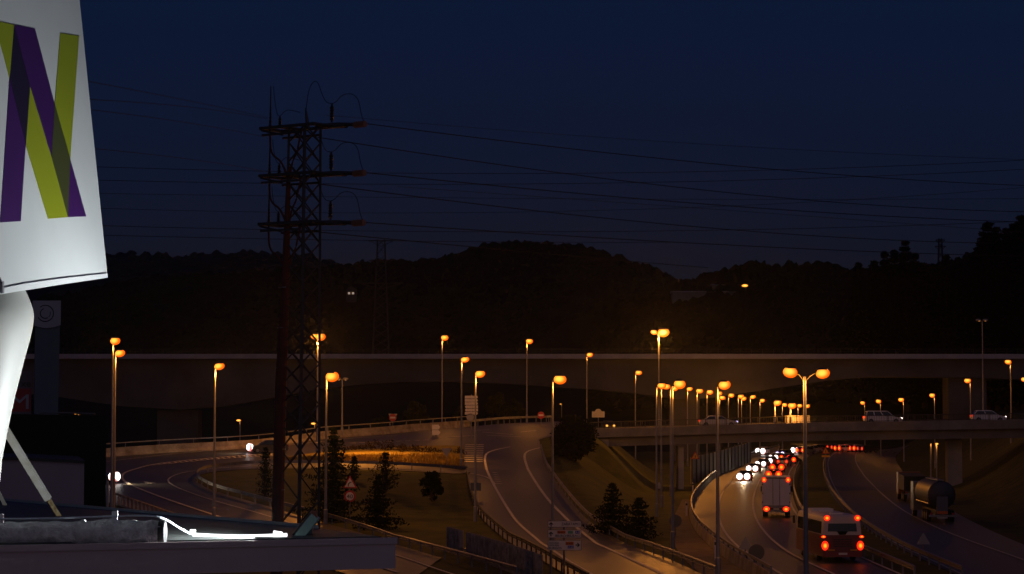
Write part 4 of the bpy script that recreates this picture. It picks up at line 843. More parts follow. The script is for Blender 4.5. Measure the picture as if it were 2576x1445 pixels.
def car(label, pos, rz, pt, style='hatch', L=4.2, Wd=1.76, H=1.47, head=None, tail=None, rh=.2, rt=.17, beam=0, cat='car', group='cars on the motorway', sep=.55, third=False):
    root = thing('car', label, cat, pos, rz, group); h = L/2; w = Wd/2
    belt = .92
    low = [(-h+.08, .28), (-h, .5), (-h+.03, .88), (-h+.12, belt+.03), (h-1.15, belt+.02), (h-.25, .76), (h-.03, .62), (h, .45), (h-.1, .26)]
    rb, rt_ = {'sedan': (-h+.5, -h+1.15), 'hatch': (-h+.10, -h+.55), 'wagon': (-h+.08, -h+.28), 'van': (-h+.04, -h+.1)}[style]
    fb, ft = {'sedan': (h-1.2, h-1.95), 'hatch': (h-1.0, h-1.75), 'wagon': (h-1.05, h-1.8), 'van': (h-.6, h-1.2)}[style]
    mb = MB(); n = len(low)
    ring = lambda x, k: [(x, a*k if 0 else a, b) for a, b in low]
    vs = ring(-w+.06, 1)+[(-w, a, b if b > .5 else b+.04) for a, b in low]+[(w, a, b if b > .5 else b+.04) for a, b in low]+ring(w-.06, 1)
    vs = [Vector(v) for v in vs]
    fs = [tuple(range(n-1, -1, -1)), tuple(range(3*n, 4*n))]
    for q in range(3): fs += [(q*n+i, q*n+(i+1) % n, (q+1)*n+(i+1) % n, (q+1)*n+i) for i in range(n)]
    mb.add(vs, fs)
    cab_ = [(rb, belt), (rt_, H-.06), (rt_+.35, H), (ft-.3, H), (ft, H-.05), (fb, belt)]
    def cx(z): return w-.05-.20*(z-belt)/(H-belt)
    m = len(cab_); mb.add([(-cx(b), a, b) for a, b in cab_]+[(cx(b), a, b) for a, b in cab_], [tuple(range(m-1, -1, -1)), tuple(range(m, 2*m))]+[(i, (i+1) % m, (i+1) % m+m, i+m) for i in range(m)])
    mb.build('body', pt, root, True, False, angle=35)
    gl = MB(); e = .012
    def lp(p, q, t): return (p[0]+(q[0]-p[0])*t, p[1]+(q[1]-p[1])*t)
    z0, z1 = belt+.05, H-.1
    tz = lambda z: (z-belt)/(H-.06-belt)
    for s_ in (-1, 1):
        ra0, ra1 = rb+(rt_-rb)*tz(z0)+.12, rb+(rt_-rb)*tz(z1)+.10; fa0, fa1 = fb+(ft-fb)*tz(z0)-.12, fb+(ft-fb)*tz(z1)-.08
        cuts = [0, .48, 1] if style != 'wagon' else [0, .3, .64, 1]
        for c0, c1 in zip(cuts, cuts[1:]):
            c0 += .02 if c0 else 0; c1 -= .02 if c1 < 1 else 0
            q = [(ra0+(fa0-ra0)*c0, z0), (ra0+(fa0-ra0)*c1, z0), (ra1+(fa1-ra1)*c1, z1), (ra1+(fa1-ra1)*c0, z1)]
            MB().add([(s_*(cx(z)+e), a, z) for a, z in q], [(0, 1, 2, 3)]).build('side_window', M_GLASS, root, world=False, fix=False)
    for nm, (b0, b1), (t0, t1) in (('windscreen', (fb, belt), (ft, H-.05)), ('rear_window', (rb, belt), (rt_, H-.06))):
        nn = Vector((0, (1 if nm == 'windscreen' else -1)*(H-belt), abs(b0-t0))).normalized()*.012
        A_ = lp((b0, b1), (t0, t1), .12); B_ = lp((b0, b1), (t0, t1), .92)
        MB().add([Vector((-cx(A_[1])+.1, A_[0], A_[1]))+nn, Vector((cx(A_[1])-.1, A_[0], A_[1]))+nn, Vector((cx(B_[1])-.08, B_[0], B_[1]))+nn, Vector((-cx(B_[1])+.08, B_[0], B_[1]))+nn], [(0, 1, 2, 3)]).build(nm, M_GLASS, root, world=False, fix=False)
    for sx in (-1, 1):
        wheel(root, sx*(w-.1), -h+.75); wheel(root, sx*(w-.1), h-.82)
        MB().ball((sx*sep, h-.05 if head else h-.1, .66), (rh, max(.1, rh*.75 if rh > .41 and beam else .1), rh*1.05), 12, 8).build('headlight', head or M_GALV, root, True, False)
        MB().ball((sx*(sep+.08), -h+.0, .80), (rt, .07, rt*1.05), 12, 8).build('tail_light', tail or M_SIGNR, root, True, False)
    if third: MB().ball((0, rt_-.06, H-.16), (.22, .05, .10), 8, 5).build('brake_light', tail, root, True, False)
    MB().box((0, -h-.01, .58), (.5, .03, .12)).build('number_plate', M_SIGNW, root, world=False)
    if beam:
        l = bpy.data.lights.new('headlight_beam', 'SPOT'); l.energy = beam; l.color = (1, .72, .40); l.spot_size = R(75); l.spot_blend = .8; l.shadow_soft_size = .15
        o = bpy.data.objects.new('headlight_beam', l); COL.objects.link(o); o.parent = root; o.location = (0, h+.15, .72); o.rotation_euler = (R(78), 0, 0)
    return root
def gpo(px, py, off):
    Y = 90.0
    while Y < 900:
        p = at(px, py, Y)
        if p.z <= g(p.x, p.y)+.07+off: return p
        Y += .5
    return p
def lane_heading(pix):
    a, b = gp(*pix[0]), gp(*pix[1]); return math.atan2(-(b.x-a.x), b.y-a.y)
def put(px, py, off, front, hd, L=4.2):
    """ground position of a car whose lamps (front or rear) show at the pixel"""
    p = gpo(px, py, off); f = Vector((-math.sin(hd), math.cos(hd), 0)); c = p+f*(L/2)*(1 if not front else -1); 
    return Vector((c.x, c.y, g(c.x, c.y)+.07))
onc = [(1870, 1199.6, -12, P_DRK, 'hatch', .40, 900, 'nearest oncoming car in the left lane with big white headlights', G_HEAD), (1892, 1180, -14, P_GRY, 'sedan', .38, 500, 'second oncoming car in the queue of white headlights', G_HEAD), (1913, 1168, -18, P_DRK, 'hatch', .35, 300, 'third oncoming car in the queue, level with the nearer brake lights', G_HEAD), (1930, 1160.5, -22, P_BLU, 'sedan', .38, 0, 'fourth oncoming car in the queue, touching the fifth', G_HEAD), (1945, 1152, -26, P_GRY, 'hatch', .38, 0, 'fifth oncoming car in the queue, below the bluish lights', G_HEAD), (1961.5, 1143.5, -30, P_DRK, 'van', .40, 0, 'oncoming vehicle with bluish white headlights', G_HEADB), (1912.5, 1136, -20, P_WHT, 'van', .50, 0, 'oncoming vehicle at far left with two headlights just under the overpass', G_HEAD), (2000, 1133.5, -40, P_GRY, 'hatch', .48, 0, 'farthest oncoming car with headlights left of the double lamp pole', G_HEAD)]
for px_, py_, a, pt, st, rh, bm, lb, hl in onc:
    hd = math.pi+R(a)+.0; car(lb, put(px_, py_, .66, True, hd), hd, pt, st, head=hl, rh=rh+.06, beam=bm, group='oncoming cars with headlights on', sep=.52)
tails = [(1946, 1193.5, -10, P_GRY, 'hatch', .34, 'braking car right in front of the lorry', G_TAIL, True), (1954.5, 1176, -13, P_DRK, 'sedan', .36, 'second braking car in front of the lorry', G_TAIL, True), (1968, 1162, -18, P_SIL, 'hatch', .2, 'car with dim red lamps ahead of the two braking cars', G_TAILD, False), (1987, 1157, -24, P_DRK, 'sedan', .3, 'car with two red lamps left of the yellow warning triangle', G_TAIL, False), (1975, 1151, -28, P_BLU, 'hatch', .24, 'car with small red lamps just beyond the one by the yellow triangle', G_TAIL, False), (2027, 1130, -50, P_SIL, 'hatch', .26, 'red lit car hidden behind the double lamp pole', G_TAIL, False), (2012, 1133, -45, P_GRY, 'van', .3, 'red lit car beside the farthest white headlights', G_TAIL, False), (2044, 1127.5, -55, P_DRK, 'hatch', .3, 'red lit car just right of the double lamp pole', G_TAIL, False), (2087, 1125.5, -60, P_DRK, 'sedan', .28, 'left car of the far group of tail lights under the overpass', G_TAILD, False), (2106, 1128, -60, P_WHT, 'hatch', .34, 'bright red lit car in the far group of tail lights', G_TAIL, True), (2125, 1126, -60, P_GRY, 'van', .42, 'brightest vehicle in the middle of the far group of tail lights', G_TAIL, True), (2143, 1128, -60, P_SIL, 'hatch', .36, 'car right of the brightest in the far group of tail lights', G_TAIL, False), (2163, 1129, -60, P_DRK, 'hatch', .26, 'rightmost car of the far group of tail lights', G_TAILD, False)]
for px_, py_, a, pt, st, rt, lb, tl, th in tails:
    hd = R(a); car(lb, put(px_, py_, .80, False, hd), hd, pt, st, tail=tl, rt=rt+.11, third=th, sep=.62, group='cars queueing with red tail lights')
# cars on the overpass
for px_, yo, pt, st, L, H_, hl, tl, lb in ((1806, 4.2, P_SIL, 'sedan', 4.75, 1.45, G_HEADB, G_TAILD, 'silver saloon heading right on the left half of the overpass'), (2219, 3.2, P_WHT, 'wagon', 4.7, 1.62, G_HEAD, G_TAIL, 'white estate car heading right in the middle of the overpass'), (2484, 3.4, P_WHT, 'hatch', 4.25, 1.5, G_HEAD, G_TAILD, 'white hatchback heading right near the right end of the overpass')):
    Y = YB+yo; x = (px_-CX)/F*Y; car(lb, (x, Y, float(ovz(px_))+.09), -math.pi/2, pt, st, L=L, H=H_, head=hl, tail=tl, rh=.12, rt=.14, group='cars on the overpass')
# cars on the loop road
hd = math.atan2(.97, -.22); p = gpo(625, 1128, .66); f = Vector((-math.sin(hd), math.cos(hd), 0)); c = p-f*2.0
c = Vector((c.x+.2, c.y+.5, g(c.x, c.y)+.08)); car('dark car driving left on the loop road with one huge pinkish headlight glare', c, hd, P_DRK, 'hatch', L=4.3, head=G_HEAD, rh=.42, beam=500, group='cars on the loop road')
hd = math.atan2(-.97, -.24); p = gpo(299, 1200, .7); f = Vector((-math.sin(hd), math.cos(hd), 0)); c = p-f*2.0+Vector((-.45, -.2, 0)); car('dark car at far left coming round the loop with a blinding white headlight', (c.x, c.y, g(c.x, c.y)+.08), hd, P_DRK, 'hatch', head=G_HEAD, rh=.44, beam=900, group='cars on the loop road')
p = at(1531, 1071, 345); car('small distant car with two weak headlights beyond the bush', (p.x, 345, p.z-.7), math.pi+.1, P_DRK, 'hatch', head=G_AMB, rh=.2, group='cars on the loop road')
# white lorry
hd = R(-7); p = gpo(1953, 1302, 0.05); tr = thing('lorry', 'white box lorry seen from behind with red lamps at its four corners', 'lorry', (p.x, p.y, g(p.x, p.y)+.08), hd)
B = lambda nm, c, sz, m, par=None: MB().box(c, sz).build(nm, m, par or tr, world=False)
B('box', (0, 3.6, 2.25), (2.55, 7.2, 2.75), mat('lorry_box_white', (.72, .69, .70), .5, .06, 1.2)); B('chassis', (0, 4.3, .7), (1.1, 8.6, .34), M_DARK)
MB().prism([(-1.2, 7.35, .5), (-1.2, 9.0, .5), (-1.2, 9.1, 1.5), (-1.2, 8.7, 2.9), (-1.2, 7.35, 2.9)], (2.4, 0, 0)).build('cab', P_WHT, tr, world=False)
for sx in (-1, 1):
    B('rear_door', (sx*.625, -.02, 2.25), (1.2, .04, 2.6), mat('lorry_door', (.70, .66, .68), .5, .06, 1.0))
    for z in (1.4, 2.2, 3.0): B('hinge', (sx*1.22, -.045, z), (.09, .03, .13), M_DARK)
    MB().tube([(sx*.3, -.06, 1.0), (sx*.3, -.06, 3.5)], .022, 6).build('lock_bar', M_GALV, tr, world=False)
    MB().ball((sx*.88, -.1, .78), (.29, .08, .25), 12, 8).build('tail_light', G_TAIL, tr, True, False); MB().ball((sx*1.08, -.06, 3.42), (.21, .06, .24), 12, 8).build('marker_light', G_TAIL, tr, True, False)
    wheel(tr, sx*1.0, 1.8, .5, .45); wheel(tr, sx*1.0, 7.9, .5, .3); B('mirror', (sx*1.4, 8.7, 2.3), (.18, .1, .5), M_DARK)
B('tail_frame', (0, -.03, 3.58), (2.5, .06, .10), M_DARK); B('bumper', (0, -.06, .62), (2.4, .14, .22), M_GALV); B('number_plate', (0, -.15, .80), (.52, .03, .13), mat('number_plate', (.7, .62, .4), .4)); B('tail_lift', (0, -.05, 1.02), (2.3, .1, .22), M_GALV)
# bus
hd = R(3.4); p = gpo(2120, 1414, 0.05); bus = thing('bus', 'red coach with white roof and rear window frame seen from behind', 'bus', (p.x, p.y, g(p.x, p.y)+.08), hd)
w = 1.27; Lb = 9.2
sec = [(-w, .35), (-w-.02, 1.0), (-w, 1.72), (-w+.05, 2.55), (-w+.14, 2.86), (-w+.4, 2.98), (w-.4, 2.98), (w-.14, 2.86), (w-.05, 2.55), (w, 1.72), (w+.02, 1.0), (w, .35)]
def loft(sec, ysc): 
    mb = MB(); n = len(sec); vs = []; fs = []
    for y, k, dz in ysc: vs += [(a*k, y, b+dz*(b > 2)) for a, b in sec]
    for i in range(len(ysc)-1): fs += [(i*n+j, i*n+(j+1) % n, (i+1)*n+(j+1) % n, (i+1)*n+j) for j in range(n)]
    fs += [tuple(range(n-1, -1, -1)), tuple(range((len(ysc)-1)*n, len(ysc)*n))]; return mb.add(vs, fs)
loft([(a, b) for a, b in sec if b <= 1.73], [(0, .97, 0), (.12, 1, 0), (Lb-.3, 1, 0), (Lb, .92, 0)]).build('lower_body', paint('bus_red', (.14, .032, .032), .35), bus, True, False, angle=30)
loft([(a, b+.001) for a, b in sec if b >= 1.72], [(.06, .95, -.12), (.2, .99, 0), (Lb-.4, .99, 0), (Lb-.05, .9, -.1)]).build('upper_body', paint('bus_white', (.52, .49, .50), .35), bus, True, False, angle=30)
rw = MB(); rw.prism([(-.93, .03, 1.95), (-.35, .03, 1.95), (-.2, .03, 1.74), (.2, .03, 1.74), (.35, .03, 1.95), (.93, .03, 1.95), (.88, .07, 2.62), (-.88, .07, 2.62)], (0, .06, 0)); rw.build('rear_window', M_GLASS, bus, world=False)
for s_ in (-1, 1):
    MB().prism([(s_*(w+.006), .55, 1.78), (s_*(w+.006), Lb-.7, 1.78), (s_*(w-.04), Lb-.8, 2.56), (s_*(w-.04), .55, 2.56)], (-s_*.03, 0, 0)).build('side_window', M_GLASS, bus, world=False)
    wheel(bus, s_*1.1, 2.2, .46, .3); wheel(bus, s_*1.1, 7.2, .46, .3)
    MB().ball((s_*1.13, -.03, 1.06), (.23, .09, .30), 12, 8).build('tail_light', G_TAIL, bus, True, False); MB().ball((s_*1.22, -.02, 1.62), (.16, .05, .085), 10, 6).build('side_lamp', G_TAIL, bus, True, False)
    MB().ball((s_*.98, .02, 2.80), (.20, .07, .18), 12, 8).build('marker_light', G_TAIL, bus, True, False)
    MB().box((s_*.72, -.01, .78), (.44, .03, .09)).build('reflector_strip', M_SIGNY, bus, world=False); MB().box((s_*1.42, Lb-.2, 2.3), (.16, .12, .5)).build('mirror', M_DARK, bus, world=False)
MB().box((0, -.03, .50), (2.36, .12, .3)).build('bumper', paint('bus_bumper', (.20, .03, .03), .4), bus, world=False); MB().box((0, -.1, .55), (.55, .03, .13)).build('number_plate', M_SIGNW, bus, world=False)
gr = MB()
for k in range(4): gr.box((0, -.01, 1.02+.14*k), (1.2, .03, .05))
gr.build('engine_grille', M_DARK, bus, world=False)
for y in (2.0, 5.2): MB().box((0, y, 3.0), (.8, .7, .08)).build('roof_hatch', P_WHT, bus, world=False)
MB().box((0, 7.2, 3.03), (1.5, 1.6, .16)).build('air_conditioner', P_WHT, bus, world=False)
# tanker lorry on the dark carriageway
hd = R(-3); p = gpo(2370, 1313, .05); tk = thing('tanker', 'unlit silver tanker lorry parked at the right of the dark carriageway', 'lorry', (p.x, p.y, g(p.x, p.y)+.08), hd)
MB().tube([(0, 0, 2.35), (0, .12, 2.35), (0, 9, 2.35), (0, 9.12, 2.35)], [1.02, 1.2, 1.2, 1.02], 24).build('tank', mat('tanker_steel', (.055, .058, .075), .5, .1, .8, metal=.85), tk, True, False)
B('rear_cabinet', (0, -.12, 1.45), (.95, .3, 1.5), mat('tanker_cabinet', (.09, .10, .14), .5, .1, 1), tk); B('hazard_plate', (0, -.29, .84), (.9, .03, .24), M_SIGNO, tk); B('bumper', (0, -.1, .55), (2.3, .12, .18), M_GALV, tk); B('chassis', (0, 4.8, .85), (1.0, 9.4, .4), M_DARK, tk); B('number_plate', (0, -.17, .38), (.9, .03, .13), M_BACK, tk)
B('catwalk', (0, 4.5, 3.6), (.6, 8, .06), M_GALV, tk); B('cab', (0, 10.8, 1.9), (2.4, 2.0, 2.6), P_GRY, tk)
for sx in (-1, 1):
    for yy in (1.2, 2.5, 3.8, 10.6): wheel(tk, sx*1.0, yy, .5, .38)
    MB().tube([(sx*1.12, .1, 1.6), (sx*1.12, 8.6, 1.6)], .05, 6).build('side_rail', M_GALV, tk, world=False); MB().ball((sx*.95, -.16, .72), (.12, .05, .1), 8, 6).build('tail_light', M_SIGNR, tk, True, False)
# dump truck
hd = R(-4); p = gpo(2303, 1262, .05); dt = thing('dump_truck', 'dark dump truck with an orange cab standing in front of the tanker', 'lorry', (p.x, p.y, g(p.x, p.y)+.08), hd)
MB().prism([(-1.2, 0, 1.2), (-1.2, 5.4, 1.2), (-1.2, 5.8, 2.9), (-1.2, -.2, 2.7)], (2.4, 0, 0)).build('tipper_body', mat('tipper_dark', (.02, .019, .018), .7, .3, 1.5), dt, world=False)
B('chassis', (0, 3.4, .85), (1.0, 7.6, .4), M_DARK, dt); MB().prism([(-1.2, 6.0, .6), (-1.2, 7.9, .6), (-1.2, 8.0, 1.6), (-1.2, 7.6, 3.0), (-1.2, 6.0, 3.0)], (2.4, 0, 0)).build('cab', paint('dump_truck_orange', (.22, .06, .01), .45), dt, world=False)
B('bumper', (0, -.05, .8), (2.3, .1, .14), M_GALV, dt)
for sx in (-1, 1):
    for yy in (1.0, 2.3, 7.0): wheel(dt, sx*1.0, yy, .5, .38)
    MB().ball((sx*.95, -.12, .95), (.12, .05, .1), 8, 6).build('tail_light', M_SIGNR, dt, True, False)
# white containers beyond the overpass
for k, (a, b, lb) in enumerate(((1980, 2003, 'pale container standing on the far side of the overpass, the one glowing orange'), (2005, 2037, 'pale container standing on the far side of the overpass, behind the double lamp pole'))):
    d = YB+7.6; p0 = at(a, 1070, d); p0.z = float(ovz(a))+.09; p1 = at(b, 1046, d); o = thing('container', lb, 'container', ((p0.x+p1.x)/2, d, p0.z), 0, 'pale containers on the overpass'); w_ = p1.x-p0.x; h_ = p1.z-p0.z
    mb = MB().box((0, 1.2, h_/2), (w_, 2.4, h_)); 
    for i in range(int(w_/.25)): mb.box((-w_/2+.12+i*.25, -.02, h_/2), (.1, .05, h_-.2))
    mb.build('shell', mat('container_white', (.62, .6, .57), .6, .08, 1.0), o, world=False); MB().box((0, -.03, .05), (w_+.05, .1, .12)).build('base_frame', M_DARK, o, world=False)
# ---------------------------------------------------------------- foreground: roof, sign, tube
ZR = CZ-1.43
def rl(px, py, dz=0): return on_level(px, py, ZR+dz)
c0, c1, c2, c3 = rl(-500, 1388), rl(995, 1357), rl(800, 1332), rl(-500, 1217)
can = thing('canopy_roof', 'flat dark canopy roof with a pale fascia in the foreground', 'roof', c1)
MB().prism([c0, c1, c2, c3], (0, 0, -.33)).build('fascia', mat('fascia_panel', (.60, .47, .47), .55, .06, .7), can)
ins = .10; q = [c0.lerp(c3, .02), c1.lerp(c3, .004)+Vector((-.12, .05, 0)), c2.lerp(c0, .004)+Vector((-.1, 0, 0)), c3.lerp(c0, .02)]
MB().prism([v+Vector((0, 0, .004)) for v in q], (0, 0, .02)).build('roof_sheet', mat('dark_roof_membrane', (.055, .065, .06), .55, .4, 1.2, bump=.15), can)
d_ = (c2-c3).normalized(); up = MB(); up.prism([c3+Vector((0, 0, .0)), c2, c2+Vector((0, 0, .05)), c3+Vector((0, 0, .05))], (.0, .05, 0)); up.build('rear_edge_trim', mat('edge_trim', (.35, .38, .38), .5), can)
fa = MB(); fa.prism([c0+Vector((0, -.02, -.05)), c1+Vector((.02, -.02, -.05)), c1+Vector((.02, -.02, .02)), c0+Vector((0, -.02, .02))], (0, .05, 0)); fa.build('front_edge_trim', MATS['fascia_panel'], can)
# padded pipe
pz = .11; a0 = rl(-120, 1345, pz); a1 = rl(205, 1342, pz); a2 = rl(408, 1341, pz)
M_PAD = mat('grey_pipe_wrap', (.55, .55, .55), .75, .35, 6.0, bump=.9)
pp = thing('wrapped_pipe', 'thick grey wrapped pipe lying along the canopy roof, torn open at its right end', 'pipe', a1)
P = [a0.lerp(a2, i/30) for i in range(31)]
P2 = [a0.lerp(a2, i/60) for i in range(61)]; pm_ = MB().tube(P2, [.132+.006*math.sin(i*.9)+.012*(i > 38)-.03*max(0, (i-57)/3) for i in range(61)], 22)
for k, v in enumerate(pm_.v):
    i = k//22; j = k % 22; cr = 1.0 if i > 36 else .35
    v += Vector((random.uniform(-.03, .03)*(i > 57), 0, 0))+(v-P2[min(i, 60)])*(cr*(.10*math.sin(i*.55+j*1.3)*math.sin(j*.7+i*.21)+random.uniform(-.04, .04)))
pm_.build('pipe', M_PAD, pp, smooth=True, angle=60)
MB().tube([a1+Vector((0, -.02, 0)), a1+Vector((.04, -.02, 0))], .152, 16).build('joint_band', M_PAD, pp)
MB().tube([a2+Vector((-.03, 0, 0)), a2+Vector((.035, 0, .0)), a2+Vector((.05, 0, 0))], [.150, .135, .06], 14).build('end_shade_cap', mat('dark_wrap', (.014, .014, .014), .8, .3, 6), pp)  # added dark cap, shades the brightly lit pipe end
pl_ = MB(); b0 = rl(255, 1352, .06); pl_.ball(b0+Vector((.2, -.12, .02)), (.45, .07, .07), 10, 6).build('torn_flap', mat('dark_wrap', (.014, .014, .014), .8, .3, 6), pp, smooth=True)
# cable with clips
cb = thing('cable', 'thin blue white cable running over the pipe down to the lit tube', 'cable', rl(290, 1300, .3))
cp = [rl(-60, 1306, .3), rl(0, 1306, .3), rl(120, 1305, .3), rl(230, 1301, .3), rl(290, 1299, .31), rl(380, 1297, .31), rl(415, 1305, .27), rl(445, 1325, .15), rl(478, 1343, .05)]
MB().tube(chaikin(cp, 2), .012, 6).build('cord', mat('cable_white', (.6, .7, .75), .4), cb)
for px_, py_, dz in ((289, 1298, .3), (2, 1305, .3), (485, 1343, .03)):
    c = rl(px_, py_, dz); MB().box(c, (.06, .06, .10)).build('clip', M_WHITE, cb)
t0, t1 = rl(484, 1345, .045), rl(722, 1346, .045)
tubeo = thing('fluorescent_tube', 'glowing white tube lamp lying on the roof beside the green floodlight', 'lamp', t0)
mt = bpy.data.materials.new('tube_glow'); mt.use_nodes = True; N_ = mt.node_tree.nodes; N_.remove(N_['Principled BSDF']); em = N_.new('ShaderNodeEmission'); em.inputs[0].default_value = (.93, .97, 1, 1); em.inputs[1].default_value = 2.2; mt.node_tree.links.new(em.outputs[0], N_['Material Output'].inputs[0])
MB().tube([t0.lerp(t1, i/12)+Vector((0, 0, -.02*math.sin(math.pi*i/12))) for i in range(13)], .02, 8).build('tube', mt, tubeo)
MB().tube([t1+(t0-t1)*.14, t1+(t0-t1)*.05], [.05, .035], 10).build('end_cap', mt, tubeo)
lt_ = bpy.data.lights.new('tube_light', 'AREA'); lt_.shape = 'RECTANGLE'; lt_.size = (t1-t0).length*.5; lt_.size_y = .06; lt_.energy = 440; lt_.color = (.92, .98, 1.0)
lo = bpy.data.objects.new('tube_light', lt_); COL.objects.link(lo); mid = t0.lerp(t1, .72)+Vector((0, 0, .07))
xa = (t1-t0).normalized(); za = Vector((.45, .05, -1)); za = (za-xa*za.dot(xa)).normalized(); ya = (-za).cross(xa) if 0 else za.cross(xa)
lo.parent = tubeo; lo.location = mid-tubeo.location; tgt = Vector((-5.2, 25.0, CZ+1.0)); lo.rotation_euler = (mid-tgt).to_track_quat('Z', 'X').to_euler()
# floodlight
fl = thing('floodlight', 'small green housed floodlight tipped up at the end of the lit tube', 'floodlight', rl(770, 1352))
b = rl(744, 1353); e_ = at(788, 1297, b.y); ax = (e_-b).normalized(); nn = Vector((0, 1, 0)).cross(ax)
mg = mat('green_housing', (.22, .36, .34), .5, .15, 4)
MB().prism([b-nn*.03, b+nn*.075, e_+nn*.075, e_-nn*.03], (0, .3, 0)).build('housing', mg, fl)
MB().prism([b-nn*.055, b-nn*.032, e_-nn*.032, e_-nn*.055], (0, .3, 0)).build('front_glass', M_GLASS, fl)
cc = rl(775, 1350); MB().box(cc+Vector((0, .1, .06)), (.09, .14, .17)).build('bracket', mg, fl); MB().box(e_+Vector((.0, .1, .0)), (.07, .1, .09)).build('ballast_cap', mat('rusty_cap', (.35, .14, .08), .7), fl)
# sign: the plane of its lit face
DR = 26.5; VPx, VPy = 2000.0, 440.0; DL = DR/((VPx-0)/(VPx-270))
B0 = at(270, 700, DR); A0 = at(0, 742, DL); T0 = at(200, 0, DR+.2); nrm = (B0-A0).cross(T0-B0).normalized()
if nrm.dot(Vector((1, -.4, 0))) < 0: nrm = -nrm
def onp(px, py, off=0.0):
    d = ray(px, py); o = Vector((0, 0, CZ)); t = (A0-o).dot(nrm)/d.dot(nrm); return o+d*t+nrm*off
sg = thing('advertising_sign', 'big leaning white advertising sign with a purple and green N monogram', 'sign', onp(270, 700))
face = [onp(-160, 768), onp(60, 731.5), onp(150, 717), onp(271, 699), onp(188, -120), onp(-160, -190)]
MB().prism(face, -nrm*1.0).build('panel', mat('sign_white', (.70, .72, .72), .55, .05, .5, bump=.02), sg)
MB().prism([onp(6, 739, .002), onp(60, 730.5, .002), onp(150, 716, .002), onp(269, 698.5, .002), onp(268, 688.5, .002), onp(150, 701.5, .002), onp(60, 714, .002), onp(8, 725, .002)], nrm*.010).build('bottom_trim', mat('sign_trim', (.78, .79, .79), .5), sg)
MB().prism([onp(1, 739, .004), onp(5, 738.5, .004), onp(5, 708, .004), onp(1, 709, .004)], nrm*.02).build('corner_bracket', M_BACK, sg)
mv = mat('sign_purple', (.050, .008, .105), .5, .06, .6); mgn = mat('sign_green', (.30, .34, .012), .5, .05, .6); mo = mat('sign_olive', (.055, .062, .016), .5); mdk = mat('sign_dark_violet', (.014, .006, .03), .5)
for nm, poly, m_, k in (('green_stripe', [(-15.8, 51.8), (35, 63), (23.5, 198)], mgn, .003), ('overlap', [(35, 63), (75, 218), (64, 365), (23.5, 198)], mdk, .0045), ('purple_stripe', [(23.5, 198), (64, 365), (51.5, 557), (0, 560)], mv, .003), ('purple_stripe', [(35, 63), (87.5, 73), (137, 262), (128.5, 395), (75, 218)], mv, .003), ('green_stripe', [(75, 218), (128.5, 395), (170, 547), (120, 551), (64, 365)], mgn, .003), ('overlap', [(137, 262), (176, 400), (170, 547), (128.5, 395)], mo, .0045), ('green_stripe', [(151, 84), (198.5, 91), (176, 400), (137, 262)], mgn, .003), ('purple_stripe', [(176, 400), (216, 545), (170, 547)], mv, .003)):
    MB().prism([onp(x, y_, .001) for x, y_ in poly], nrm*k).build(nm, m_, sg)
# swelling white column under the sign
cxp = -78; dcol = 24.6; s_ = dcol/F; ax0 = at(cxp, 1250, dcol); prof = []
for py_, edge in ((1262, -6), (1200, -2), (1150, 3), (1100, 12), (1050, 21), (1000, 31), (950, 43), (900, 55), (850, 68), (820, 74), (795, 76), (775, 73), (755, 66), (738, 58), (725, 52)):
    prof.append(((edge-cxp)*s_, at(cxp, py_, dcol).z-ax0.z))
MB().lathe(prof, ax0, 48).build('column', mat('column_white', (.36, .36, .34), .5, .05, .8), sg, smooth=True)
# struts
def strut(a, b, w, label, rust=True):
    A_ = rl(*b); B_ = at(a[0], a[1], A_.y-.6); st = thing('strut', label, 'strut', A_, 0, 'painted steel struts on the roof'); v = (B_-A_); cut = A_+v*.12 if rust else A_
    MB().tube([cut+v*.04, B_], w, 4).build('bar', mat('strut_paint', (.88, .87, .80), .55, col2=(.62, .57, .44), scale=2.5), st)
    if rust: MB().tube([A_, A_+v*.30], w*.62, 6).build('rusty_foot', mat('rusty_paint', (.55, .44, .22), .8, col2=(.16, .07, .025), scale=14), st)
    return st
strut((-30, 1010), (150, 1303), .058, 'long white strut with a rusty foot slanting down to the roof')
strut((-40, 1165), (14, 1275), .04, 'short white strut at the left edge slanting down to the roof', False)
# ---------------------------------------------------------------- dark buildings and totems at left
db = 62.0
l0 = at(-60, 1145, db); l1 = at(212, 1160, db); zb = l1.z-4.5
wh = thing('warehouse', 'low pale grey wall of a flat roofed warehouse behind the canopy at left', 'building', (l1.x, db, zb))
MB().prism([(l0.x, db, zb), (l1.x, db, zb), (l1.x, db, l1.z), ((l0.x+l1.x)/2, db, l1.z+.08), (l0.x, db, l0.z-.05)], (l1.x/db*6*1.2, 6, 0)).build('wall', mat('warehouse_wall', (.40, .33, .37), .8, .05, .5), wh)
MB().prism([(l0.x-.1, db-.1, l0.z-.04), ((l0.x+l1.x)/2, db-.1, l1.z+.09), (l1.x+.03, db-.1, l1.z+.01), (l1.x+.03, db-.1, l1.z-.06), ((l0.x+l1.x)/2, db-.1, l1.z+.02), (l0.x-.1, db-.1, l0.z-.11)], (l1.x/db*6*1.2, 6.2, 0)).build('roof_edge', M_DARK, wh)
h0 = at(-60, 1040, 72); h1 = at(268, 1046, 72); 
dbk = thing('dark_building', 'black blank building or screen in the shadow behind the white column', 'building', (h1.x, 72, zb-1))
MB().prism([(h0.x, 72, zb-1), (h1.x, 72, zb-1), (h1.x, 72, h1.z), (h0.x, 72, h0.z)], (h1.x/72*6*1.2, 6, 0)).build('wall', mat('black_cladding', (.012, .014, .011), .9, .3, 3), dbk)
